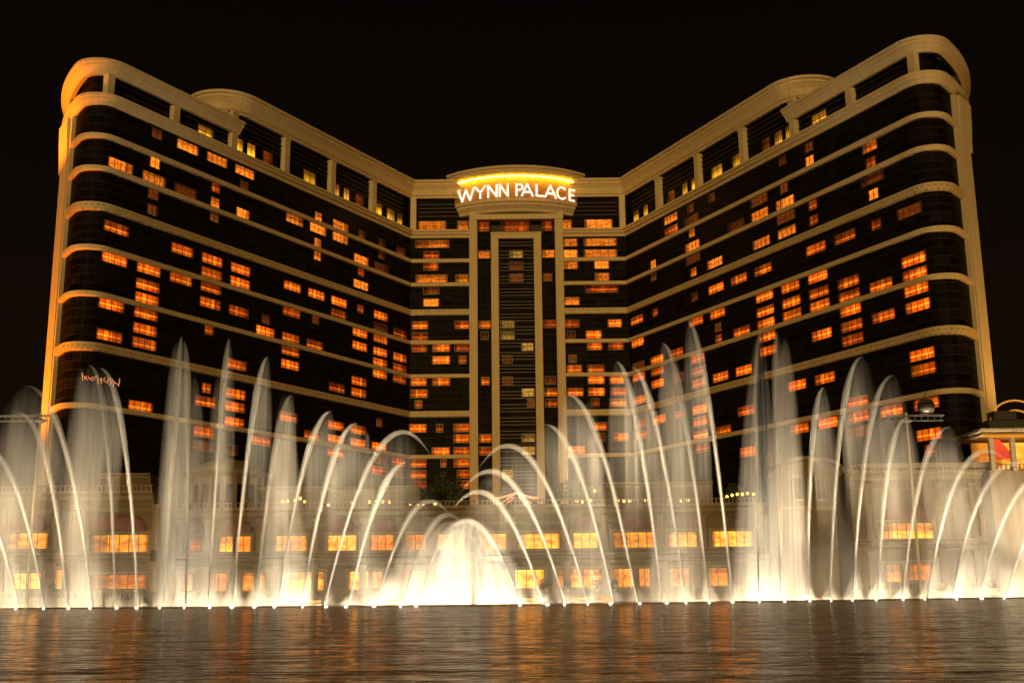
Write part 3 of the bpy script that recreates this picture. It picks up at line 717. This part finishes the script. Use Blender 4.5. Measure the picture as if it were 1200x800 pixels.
for k in range(11):
    a = math.pi + math.pi * (k + .5) / 11; u_ = Vector((math.cos(a), math.sin(a), 0)); t_ = Vector((-u_.y, u_.x, 0))
    mb = MB(); mb.box(C0 + u_ * (rr + .02) + Vector((0, 0, zt - 4.2)), 1.3, .15, 5.0, t_, u_); mb.build('window', M['glass'], rot)
    a = math.pi + math.pi * k / 11; u_ = Vector((math.cos(a), math.sin(a), 0)); t_ = Vector((-u_.y, u_.x, 0))
    mb = MB(); mb.box(C0 + u_ * (rr + .2) + Vector((0, 0, (14 + zt) / 2)), .8, .5, zt - 14, t_, u_); mb.build('pilaster', M['trim'], rot)
# arched pavilion, right
ac = at(953, 600, 214); ap = empty('arched_pavilion', (ac.x, 214, 0)); tag(ap, 'cream pavilion with a rounded gable and one dark upright window', 'pavilion')
hw = (at(992, 600, 214).x - at(915, 600, 214).x) / 2; z1 = at(953, 556, 214).z; rise = at(953, 538, 214).z - z1
outl = [(-hw, WATER), (hw, WATER), (hw, z1)] + [(hw * math.cos(math.pi * k / 16), z1 + rise * math.sin(math.pi * k / 16)) for k in range(1, 16)] + [(-hw, z1)]
mb = MB(); f = [Vector((ac.x + x, 214, z)) for x, z in outl]; b_ = [p + Vector((0, 11, 0)) for p in f]
mb.poly(f); mb.poly(b_[::-1])
for i in range(len(f)): mb.poly([f[i], b_[i], b_[(i + 1) % len(f)], f[(i + 1) % len(f)]])
mb.build('wall', M['wall'], ap)
mb = MB(); mb.tube([Vector((ac.x + x, 213.7, z + .2)) for x, z in outl[2:]], .5, 8); mb.build('gable_moulding', M['trim'], ap)
for px in (934, 961):
    c = at(px, 572, 213.9); mb = MB(); mb.box((c.x, 213.95, c.z), 1.25, .2, 3.9); w_ = mb.build('window', M['glass'], ap)
    mb = MB()
    for s in (-1, 1): mb.box((c.x + s * .85, 213.8, c.z), .35, .4, 4.3)
    mb.box((c.x, 213.8, c.z + 2.2), 2.1, .5, .4); mb.box((c.x, 213.8, c.z - 2.2), 2.1, .5, .3); mb.build('window_frame', M['trim'], w_)
mb = MB(); mb.box((ac.x, 213.7, z1 - 6.2), hw * 2, .8, .7); mb.build('string_course', M['trim'], ap)

# cable car station at the right edge
st = empty('cable_car_station', (at(1185, 530, 200).x, 200, 0)); tag(st, 'orange lit cable car station with a flat roof at the right edge', 'station')
def S(px, py, Y=200): return at(px, py, Y)
z0 = S(1185, 551).z; z1 = S(1185, 513).z; x1 = S(1157, 530).x; x2 = x1 + 16
mb = MB(); mb.box(((x1 + x2) / 2, 206, z0 / 2), x2 - x1, 12, z0); mb.build('base_wall', M['wall'], st)
mb = MB(); mb.box(((x1 + x2) / 2 + .5, 205.5, z1 + .7), x2 - x1 + 3, 13, .5); mb.box(((x1 + x2) / 2 + .5, 205.5, z1 + 1.3), x2 - x1 + 4, 14, .5); mb.build('roof', M['trim'], st)
mb = MB(); mb.box(((x1 + x2) / 2 + .5, 198.9, z1 + .25), x2 - x1 + 3, .2, .5); mb.build('fascia_lamp', M['soffit'], st)
mb = MB(); pane(mb, Vector(((x1 + x2) / 2, 207, (z0 + z1) / 2)), ex, nF, x2 - x1, z1 - z0); mb.build('lit_back_wall', ROOM['p'], st)
for px in (1162, 1187, 1215): mb = MB(); c = S(px, 530); mb.box((c.x, 200, (z0 + z1) / 2), .8, .8, z1 - z0); mb.build('column', M['trim'], st)
mb = MB(); c = S(1171, 524); P = [Vector((c.x - 1.6, 200.6, z1)), Vector((c.x + .4, 200.6, z1 - .2)), Vector((c.x + 3.0, 200.6, z0 + 2.2)), Vector((c.x - 1.6, 200.6, z0 + 1.8))]
mb.poly(P); mb.poly([p + Vector((0, .2, 0)) for p in P][::-1]); mb.build('red_canopy', M['red'], st)
for r_, dz in ((4.6, 0), (3.0, -.4)):
    mb = MB(); c = S(1200, 492); mb.tube([Vector((c.x + r_ * math.cos(math.pi * k / 14), 203, c.z + dz + 4.0 * (r_ / 4.6) * math.sin(math.pi * k / 14))) for k in range(15)], .16, 6); mb.build('arch_lamp', M['soffit'], st)
mb = MB(); c = S(1190, 498); mb.box((c.x, 204, c.z), 7.5, 4, 2.6); mb.box((c.x - 1, 203, c.z + 2.0), 4, 3, 1.6); mb.build('roof_plant', M['roof'], st)
lamp('station_lamp', 'POINT', (c.x, 202, (z0 + z1) / 2 + 1), (c.x, 210, 20), 500, (1, .5, .12), shadow_soft_size=.5)

# cable car pylons and cabin
def pylon(px, py, Y, a, b, label, two=True, pole=True):
    c = at(px, py, Y); r_ = empty('cable_car_pylon', (c.x, Y, 0)); tag(r_, label, 'pylon', 'pylons of the cable car over the lake')
    mb = MB(); mb.lathe((c.x, Y, 0), [(.3, WATER - 1), (.24, 12), (.2, c.z + .5), (.01, c.z + .6)], 16); mb.build('mast', M['stone_light'], r_, smooth=True)
    x1, x2 = at(a, py, Y).x, at(b, py, Y).x; mb = MB()
    mb.box(((x1 + x2) / 2, Y, c.z), x2 - x1, .5, .3); mb.box(((x1 + x2) / 2, Y, c.z - .9), (x2 - x1) * .96, .4, .2)
    for k in range(9): mb.box((x1 + (x2 - x1) * (k + .5) / 9, Y, c.z - .45), .12, .3, .8)
    mb.build('crossarm', M['cabin'], r_)
    mb = MB(); mb.lathe((c.x, Y, c.z - 1.3), [(.5, 0), (1.0, .3), (1.0, .5), (.5, .8)], 16); mb.build('collar', M['cabin'], r_)
pylon(47.5, 487, 198, -12, 58, 'slim lit cable car pylon with a long crossarm at the left edge')
pylon(1062, 487, 199, 1038, 1106, 'slim cable car pylon in front of the right wing with a short crossarm')
c = at(1085, 476, 199.5); cab = empty('cable_car', c); tag(cab, 'grey cable car cabin with dark windows hanging beside the right pylon', 'cable car')
mb = MB(); mb.lathe(c, [(.01, -1.3), (1.0, -1.25), (1.35, -.9), (1.45, -.2), (1.35, .6), (1.0, 1.15), (.4, 1.35), (.01, 1.4)], 20); mb.build('cabin_shell', M['cabin'], cab, smooth=True)
mb = MB(); mb.lathe(c, [(1.44, -.45), (1.50, -.2), (1.42, .55), (1.36, .6)], 20); mb.build('cabin_window', M['glass'], cab, smooth=True)
mb = MB(); mb.tube([c + Vector((0, 0, 1.3)), c + Vector((0, 0, 2.2)), c + Vector((.3, 0, 2.5))], .09, 8); mb.build('hanger', M['metal'], cab)

# lit canopy on the podium roof, centre right
cp = at(605, 584, 231); can = empty('entrance_canopy', (cp.x, 231, 18)); tag(can, 'low swept canopy outlined in red and white light on the podium roof', 'canopy')
hwid = at(630, 584, 231).x - cp.x
mb = MB(); n_ = 14; P = []
for k in range(n_ + 1):
    u = k / n_ * 2 - 1; P.append(Vector((cp.x + u * hwid, 0, cp.z + 1.5 * (1 - abs(u)) ** .8 - .6 + .5 * abs(u) ** 6)))
for k in range(n_):
    a, b_ = P[k], P[k + 1]; f = lambda p, y, dz=0: Vector((p.x, y, p.z + dz))
    mb.poly([f(a, 229), f(b_, 229), f(b_, 235), f(a, 235)]); mb.poly([f(a, 229, -.25), f(a, 235, -.25), f(b_, 235, -.25), f(b_, 229, -.25)]); mb.poly([f(a, 229, -.25), f(b_, 229, -.25), f(b_, 229), f(a, 229)])
mb.build('roof', M['stone'], can)
mb = MB(); mb.tube([Vector((p.x, 228.9, p.z + .12)) for p in P], .13, 6)
for s in (-1, 1):
    mb.tube([Vector((cp.x + s * .5, 228.8, cp.z + .6)), Vector((cp.x + s * hwid * .75, 228.8, cp.z - 1.2))], .11, 6); mb.tube([Vector((cp.x + s * .4, 228.8, cp.z + .1)), Vector((cp.x + s * hwid * .5, 228.8, cp.z - 1.3))], .10, 6)
mb.build('neon_outline', M['neon'], can)
for s in (-1, -.35, .35, 1):
    mb = MB(); mb.tube([Vector((cp.x + s * hwid * .7, 230, 18)), Vector((cp.x + s * hwid * .7, 230, cp.z))], .16, 8); mb.build('post', M['metal'], can)

# trees, palms and shrubs on the podium roof
def leaf_mb(c, rx, rz_, n, rg, sz=.35):
    mb = MB()
    for _ in range(n):
        while True:
            p = Vector((rg.uniform(-1, 1), rg.uniform(-1, 1), rg.uniform(-1, 1)))
            if .25 < p.length < 1 and nz(p.x * 2.2 + c.x, p.y * 2.2, p.z * 2.2 + c.z) > -.18: break
        q = c + Vector((p.x * rx, p.y * rx, p.z * rz_)); a = Vector((rg.gauss(0, 1), rg.gauss(0, 1), rg.gauss(0, 1))).normalized(); b = a.cross(Vector((rg.gauss(0, 1), rg.gauss(0, 1), .3))).normalized()
        s_ = sz * rg.uniform(.6, 1.3); mb.poly([q, q + a * s_ + b * s_ * .4, q + a * s_ * 1.8, q + a * s_ - b * s_ * .4])
    return mb
rg = random.Random(11)
def tree(px, py_top, Y, wpx, label, cat='tree', name='tree', zb=18.2):
    t = at(px, py_top, Y); rx = wpx * Y / F_PX / 2; h = t.z - zb; rt = empty(name, (t.x, Y, zb)); tag(rt, label, cat, 'greenery on the podium roof')
    mb = MB(); mb.tube([Vector((t.x, Y, zb)), Vector((t.x + .2, Y, zb + h * .35)), Vector((t.x - .1, Y, zb + h * .7))], [.28, .2, .08], 8)
    for k in range(4):
        a = k * 1.6; mb.tube([Vector((t.x + .1, Y, zb + h * .35)), Vector((t.x + rx * .5 * math.cos(a), Y + rx * .5 * math.sin(a), zb + h * .6))], [.12, .04], 6)
    mb.build('trunk', M['bark'], rt)
    leaf_mb(Vector((t.x, Y, zb + h * .6)), rx, h * .42, 900, rg).build('crown', M['leaf'], rt)
tree(519, 553, 250, 26, 'dark leafy tree just left of the tall central pillars', zb=14)
tree(537, 561, 247, 22, 'dark leafy tree under the left tall pillar', zb=14)
tree(503, 571, 240, 18, 'small leafy tree behind the top of an arching jet, left of centre')
tree(668, 562, 240, 26, 'bushy tree on the podium roof right of the glowing canopy')
tree(688, 570, 238, 18, 'small round tree on the podium roof further right of the canopy')
tree(860, 566, 245, 24, 'bushy tree on the roof beside the tallest right jets', zb=16)
for q, (px, lab) in enumerate(((636, 'low dark shrub by the quay window, beside the bright shop'), (641, 'second low dark shrub right of the bright shop'), (700, 'low dark shrub at the right end of the wide lower window'), (720, 'low dark shrub left of the narrow lower window'), (665, 'low dark shrub in front of the wide lower window'), (62, 'low dark shrub by the far left lower window'))):
    Y = YC - 2.2 if px > 180 else YE - 2.2; c = at(px, 690, Y); rt = empty('shrub', (c.x, Y, WATER + 1.75)); tag(rt, lab, 'shrub', 'shrubs along the quay terrace')
    mb = MB(); mb.lathe((c.x, Y, WATER + 1.75), [(.3, 0), (.42, .55), (.38, .55), (.01, .5)], 12); mb.build('pot', M['stone'], rt)
    leaf_mb(Vector((c.x, Y, WATER + 3.1)), .75, 1.1, 260, rg, .2).build('foliage', M['leaf'], rt)
# small amber lamps on the podium terrace
LAMPS = [(331, 588), (337, 587), (346, 586), (352, 584), (357, 588), (385, 592), (412, 589), (433, 588), (441, 588), (449, 588), (456, 588), (480, 592), (489, 592), (497, 592), (510, 591), (676, 587), (682, 588), (692, 586), (724, 586), (731, 587), (738, 587), (757, 586), (797, 587), (806, 586), (852, 582), (858, 580), (864, 579), (870, 579), (876, 578), (883, 579), (697, 575)]
for q, (px, py) in enumerate(LAMPS):
    Y = 229 if py > 580 else 236; c = at(px, py, Y); zb = 18.0
    rt = empty('terrace_lamp', (c.x, Y, zb)); near = 'left of the centre' if px < 540 else 'right of the centre'
    tag(rt, 'small amber terrace lamp on the podium roof, in the lamp cluster %s' % near, 'lamp', 'terrace lamps %s' % near)
    mb = MB(); mb.tube([Vector((c.x, Y, zb - .2)), Vector((c.x, Y, c.z - .25))], .06, 6); mb.build('post', M['metal'], rt)
    mb = MB(); mb.lathe((c.x, Y, c.z), [(.01, -.3), (.25, -.22), (.34, .05), (.22, .3), (.01, .36)], 10); mb.build('lamp_globe', M['lamp_y'], rt)
# accent lights the place has
lamp('left_edge_flood', 'SPOT', (-122, 232, 22), (-103, 248, 78), 240000, (1, .24, .006), spot_size=R(85), spot_blend=.6, shadow_soft_size=1)
lamp('left_crown_flood', 'SPOT', (-128, 236, 96), (-104, 250, 113), 110000, (1, .26, .01), spot_size=R(60), spot_blend=.6, shadow_soft_size=1)
lamp('right_edge_flood', 'SPOT', (124, 226, 22), (106, 244, 85), 60000, (1, .48, .10), spot_size=R(85), spot_blend=.6, shadow_soft_size=1)
lamp('pylon_flood', 'SPOT', (-84.5, 194, 6), (-81.7, 198, 26), 14000, (1, .6, .12), spot_size=R(30), spot_blend=.5, shadow_soft_size=.3)
strip = [(sc_.x + (sR + 1.25) * math.sin(a), sc_.y - (sR + 1.25) * math.cos(a), 125.95) for a in [(k - 20) * .0385 for k in range(41)]]
mb = MB(); mb.tube([Vector(p) for p in strip], .11, 6); mb.build('cove_lamp', M['cove'], hotel)



# ------------------------------------------------------------------ fountain jets
# base x, peak x, peak y (pixels of the photograph), veil strength, veil width, how the veil falls
JETS = [
 (-8, -110, 560, .8, 1.0), (24, -62, 556, .8, 1.0), (53, -22, 524, 1.1, 1.0), (81, 20, 483, 1.0, 1.0), (110, 30, 452, 1.1, 1.0), (136, 104, 428, 1.0, .9), (163, 116, 431, .9, .7),
 (192, 213, 394, 1.3, -.9), (218, 215, 400, .9, .6), (244, 269, 397, 1.0, .8), (272, 314, 418, .7, .6), (299, 342, 463, 1.8, .6), (325, 388, 482, .8, .5), (353, 418, 496, 1.0, .6),
 (380, 472, 506, .5, .8), (408, 478, 541, .4, .6), (441, 504, 587, .5, .7), (471, 525, 603, .5, .7), (490, 540, 612, .5, .7),
 (609, 546, 610, .6, .7), (637, 560, 576, .5, .7), (663, 574, 552, .5, .7), (689, 595, 522, .5, .7), (719, 638, 497, .7, .7), (747, 664, 462, 1.3, .5),
 (776, 722, 424, .9, .7), (804, 740, 430, .8, .6), (831, 776, 402, 1.3, .5), (859, 806, 376, .7, .6), (889, 893, 387, 1.0, -.9), (915, 911, 389, 1.0, 1.0),
 (946, 966, 454, .8, .7), (972, 1011, 418, .8, .7), (999, 1047, 440, .7, .6), (1028, 1063, 490, .9, .6), (1057, 1114, 500, 1.0, .6), (1086, 1156, 528, .8, .7),
 (1115, 1190, 543, .9, .7), (1147, 1232, 552, .9, .7), (1178, 1270, 560, 1.0, .7), (1206, 1300, 560, 1.0, .7)]

def sheet(mb, grid, thick):
    """closed lens-section body: grid[a][b] centre points, thick[a][b] thickness along the view depth"""
    nu, nv = len(grid) - 1, len(grid[0]) - 1; W_ = nv + 1; base = len(mb.v)
    for s_ in (-1, 1):
        for a in range(nu + 1):
            for b in range(W_):
                mb.v.append(tuple(grid[a][b] + Vector((0, s_ * (thick[a][b] / 2 + .002), 0))))
    off = (nu + 1) * W_
    e1 = grid[nu][0] - grid[0][0]; e2 = grid[nu // 2][nv] - grid[nu // 2][0]
    flip = e2.cross(e1).y > 0                          # front faces must look towards -y
    def F(*idx):
        idx = [base + k for k in idx]
        if flip: idx.reverse()
        mb.f.append(tuple(idx)); mb.uv.extend([(0, 0)] * len(idx)); mb.mi.append(0)
    for a in range(nu):
        for b in range(nv):
            q = (a * W_ + b, a * W_ + b + 1, (a + 1) * W_ + b + 1, (a + 1) * W_ + b)
            F(*q); F(*[off + k for k in reversed(q)])
    for a in range(nu):
        F(a * W_, (a + 1) * W_, off + (a + 1) * W_, off + a * W_)
        F(off + a * W_ + nv, off + (a + 1) * W_ + nv, (a + 1) * W_ + nv, a * W_ + nv)
    for b in range(nv):
        F(off + b, off + b + 1, b + 1, b)
        F(nu * W_ + b, nu * W_ + b + 1, off + nu * W_ + b + 1, off + nu * W_ + b)
def make_jet(i, bx, px, py, vs, vw, rng):
    Y = fountain_depth(bx) + rng.uniform(-.6, .6)
    B = Vector((at(bx, 700, Y).x, Y, WATER)); P = at(px, py, Y); H = P.z - WATER; dx = P.x - B.x
    def traj(t):                                     # t = 0 base, 1 peak, >1 falling
        return Vector((B.x + dx * t, Y, WATER + H * (1 - (1 - t) ** 2)))
    root = empty('fountain_jet', B)
    n = 22; tt = [i_ / n for i_ in range(n + 1)]
    mb = MB(); pts = []; rad = []
    for t in tt:
        if t > .86: break
        pts.append(traj(t)); rad.append((.15 + .12 * t) * (1 - max(0, t - .2) / .67) ** 1.1 + .01)
    mb.tube(pts, rad, 8); mb.build('stream', M['stream'], root, smooth=True)
    mb = MB(); pts = []; rad = []
    arch = H < 2.4 * abs(dx); tmax = 1.42 if arch else 1.03   # low arcs carry on past their peak, steep ones break up into the veil
    for t in [q * tmax for q in tt]:
        pts.append(traj(t)); e = max(0, (t - .62) / (tmax - .62)); rad.append((.20 + (.55 if arch else .72) * t ** 1.2) * (1 - e ** (1.0 if arch else .8) * .99))
    mb.tube(pts, rad, 10); mb.build('spray', M['sheath'], root, smooth=True)
    nu, nv = 96, 14; sgn = 1 if dx >= 0 else -1
    if vw < 0: sgn = -sgn; vw = -vw
    wide = max(abs(dx), H * .10) * vw
    T = []
    for a in range(nu + 1):
        u = a / nu; t = .45 + u * 1.0
        if t <= 1: p = traj(t)
        else: p = Vector((P.x + sgn * wide * (t - 1) * 1.1, Y, P.z - H * .34 * ((t - 1) / .45) ** 1.7))
        T.append(p)
    grid = []; th = []
    for a in range(nu + 1):
        u = a / nu; reach = (.60 + .38 * u) * (T[a].z - WATER) * .97; g_ = []; h_ = []
        st = .55 + .9 * max(0, nz(u * 9 + i * 7.7, .3)) + .8 * max(0, nz(u * 23, i * 3.1)) + .7 * max(0, nz(u * 58, i * 1.3))
        for b_ in range(nv + 1):
            v = b_ / nv
            drift = sgn * wide * .10 * v ** 1.5 * min(1, u / .3)
            k = vs * 2.9 * (min(1, u / .12)) ** .8 * (min(1, (1 - u) / .62)) ** 1.4 * st * min(1, .05 + v * 4) * (1 - v) ** 1.2 * (.75 + .5 * u)
            g_.append(Vector((T[a].x + drift, Y + .3 * math.sin(u * 5 + i), T[a].z - reach * v))); h_.append(k)
        grid.append(g_); th.append(h_)
    mb = MB(); sheet(mb, grid, th); mb.build('veil', M['veil'], root, smooth=True)
    mk = rng.uniform(.5, 1.2) if i < 9 or 20 < i < 26 else rng.uniform(1.6, 3.6)
    mh = 3.0 + 5.5 * rng.random() ** 2 + (2.5 if abs(dx) < 3 else 0); lean = dx / H * mh * .8
    mb = MB(); g_ = []; h_ = []
    for a in range(15):
        u = a / 14 * 2 - 1; row = []; hr = []
        for b_ in range(9):
            v = b_ / 8; w_ = (2.1 * (1 - v) ** 1.6 + .25)
            row.append(Vector((B.x + u * w_ + lean * v, Y, WATER + mh * v))); hr.append(mk * (1 - u * u) ** 1.5 * (1 - v) ** 1.3 * (.8 + .5 * nz(u * 4 + i, v * 2)))
        g_.append(row); h_.append(hr)
    sheet(mb, g_, h_); mb.build('base_mist', M['mist'], root, smooth=True)
    mb = MB(); mb.lathe(B, [(.01, .35), (.09, .35), (.14, .05), (.3, 0), (.3, -.3)], 10); mb.build('nozzle', M['metal'], root)
    lr = rng.uniform(.14, .3)
    mb = MB(); mb.lathe(B + Vector((rng.uniform(-.6, .6), -.8, .12)), [(.01, .12), (lr * .8, .10), (lr, 0), (lr, -.1), (.01, -.1)], 10); mb.build('lamp', M['fixture'], root)
    return root, B, Y
ORD = 'first second third fourth fifth sixth seventh eighth ninth tenth eleventh twelfth thirteenth fourteenth fifteenth sixteenth seventeenth eighteenth nineteenth twentieth'.split()
# broad bodies of drifting spray carried by single jets: jet index -> (centre x, top y, half width px at the foot, strength)
CLOUDS = {29: (889, 388, 34, 2.3), 30: (920, 396, 34, 2.1), 11: (333, 462, 34, 1.6), 7: (206, 400, 30, 1.0), 5: (96, 430, 38, 1.0), 3: (20, 470, 44, 1.1), 8: (228, 440, 30, .7),
  24: (690, 470, 40, .6), 27: (792, 420, 38, .8), 35: (1115, 520, 40, .7), 37: (1160, 560, 50, 1.0), 39: (1215, 585, 50, 1.1), 9: (255, 440, 26, .6), 15: (447, 655, 30, 1.6), 17: (482, 632, 44, 2.2), 13: (430, 505, 22, .7), 33: (1040, 470, 32, .4)}
def cloud(name, root, i, cx, ty, hw, k, flat=.0):
    Y = fountain_depth(cx) + .9; z1 = at(cx, ty, Y).z; mb = MB(); g_ = []; h_ = []; nu, nv = 110, 18
    c0 = at(cx, 700, Y).x; sc_x = (at(cx + 10, 700, Y).x - c0) / 10; topx = at(cx, ty, Y).x
    for a in range(nu + 1):
        u = a / nu * 2 - 1; row = []; hr = []
        st = .6 + .9 * max(0, nz(u * 5 + i * 3.3, 1.7)) + .8 * max(0, nz(u * 13 + i, 5.5)) + .7 * max(0, nz(u * 42 + i, 8.1))
        for b in range(nv + 1):
            v = b / nv; w_ = hw * sc_x * ((1 - v) ** .62 * (1 - flat) + flat * math.sqrt(max(0, 1 - v * v)) + .04)
            x = c0 * (1 - v) + topx * v
            row.append(Vector((x + u * w_, Y, WATER + .1 + (z1 - WATER) * v)))
            hr.append(k * 2.4 * (1 - u * u) ** 1.4 * st * (1 - v) ** .55 * (.85 + .4 * nz(u * 2 + i, v * 5)))
        g_.append(row); h_.append(hr)
    sheet(mb, g_, h_); return mb.build(name, M['veil'], root, smooth=True)
rng = random.Random(3)
vis = [q for q in JETS if q[0] <= 1190]
for i, (bx, px, py, vs, vw) in enumerate(vis):
    j, B, Y = make_jet(i, bx, px, py, vs, vw, rng)
    hgt = 'very tall' if py < 435 else 'tall' if py < 500 else 'mid-height' if py < 560 else 'low'
    lean = 'nearly upright' if abs(px - bx) < 25 else 'arching left' if px < bx else 'arching right'
    n_ = len(vis)
    pl = ORD[i] + ' from the left end of the row' if i < n_ / 2 else (ORD[n_ - 1 - i] + ' from the right end of the row' if i < n_ - 1 else 'last at the right end of the row')
    tag(j, '%s white fountain jet, %s, %s' % (hgt, lean, pl), 'fountain jet', 'fountain jets in a row across the lake')
    if i in CLOUDS: cloud('spray_cloud', j, i, *CLOUDS[i])
# the low bell of water in the middle
Yc = fountain_depth(545) + 1.5
bell = empty('fountain_bell', (at(545, 700, Yc).x, Yc, WATER)); tag(bell, 'broad white dome of overlapping low fountain sprays in the middle of the row', 'fountain')
cloud('dome_spray', bell, 50, 543, 606, 76, 5.6, .6); 
for q, (bx, px, py) in enumerate([(508, 534, 622), (520, 541, 614), (530, 545, 618), (540, 556, 612), (552, 549, 609), (563, 546, 616), (574, 541, 612), (584, 538, 622), (596, 560, 630), (500, 520, 640), (525, 529, 620), (536, 537, 611), (547, 553, 610), (558, 560, 617), (569, 571, 628), (580, 566, 634), (512, 548, 628)]):
    Y = Yc + rng.uniform(-1.5, 1.5); B = Vector((at(bx, 700, Y).x, Y, WATER)); P = at(px, py, Y); H = P.z - WATER
    mb = MB(); mb.tube([Vector((B.x + (P.x - B.x) * t, Y, WATER + H * (1 - (1 - t) ** 2))) for t in [k / 16 * 1.5 for k in range(17)]], [.20 + .35 * k / 16 if k < 10 else .42 * (16 - k) / 6 + .01 for k in range(17)], 8)
    mb.build('spray', M['sheath'], bell, smooth=True)
# low mist lying along the whole basin
g_ = []; h_ = []
for a in range(261):
    px = -70 + a * 5.2; Y = fountain_depth(px) + 2.8; X0 = at(px, 700, Y).x; row = []; hr = []
    top = 15 + 5 * nz(a * .05, 2.2)
    for b in range(17):
        v = b / 16; row.append(Vector((X0, Y, WATER + .1 + top * v)))
        hr.append(max(.02, (5.0 + 2.6 * nz(a * .11, v * 2, 1) + 1.3 * nz(a * .4, v, 3)) * (1 - v) ** 1.3 * min(1, .35 + v * 4) * (.75 if px < 330 else 1)))
    g_.append(row); h_.append(hr)
mb = MB(); sheet(mb, g_, h_); o = mb.build('drifting_spray', spray('drifting_mist', .013), smooth=True)
tag(o, 'low pale mist drifting along the foot of the fountains', 'mist', kind='stuff')
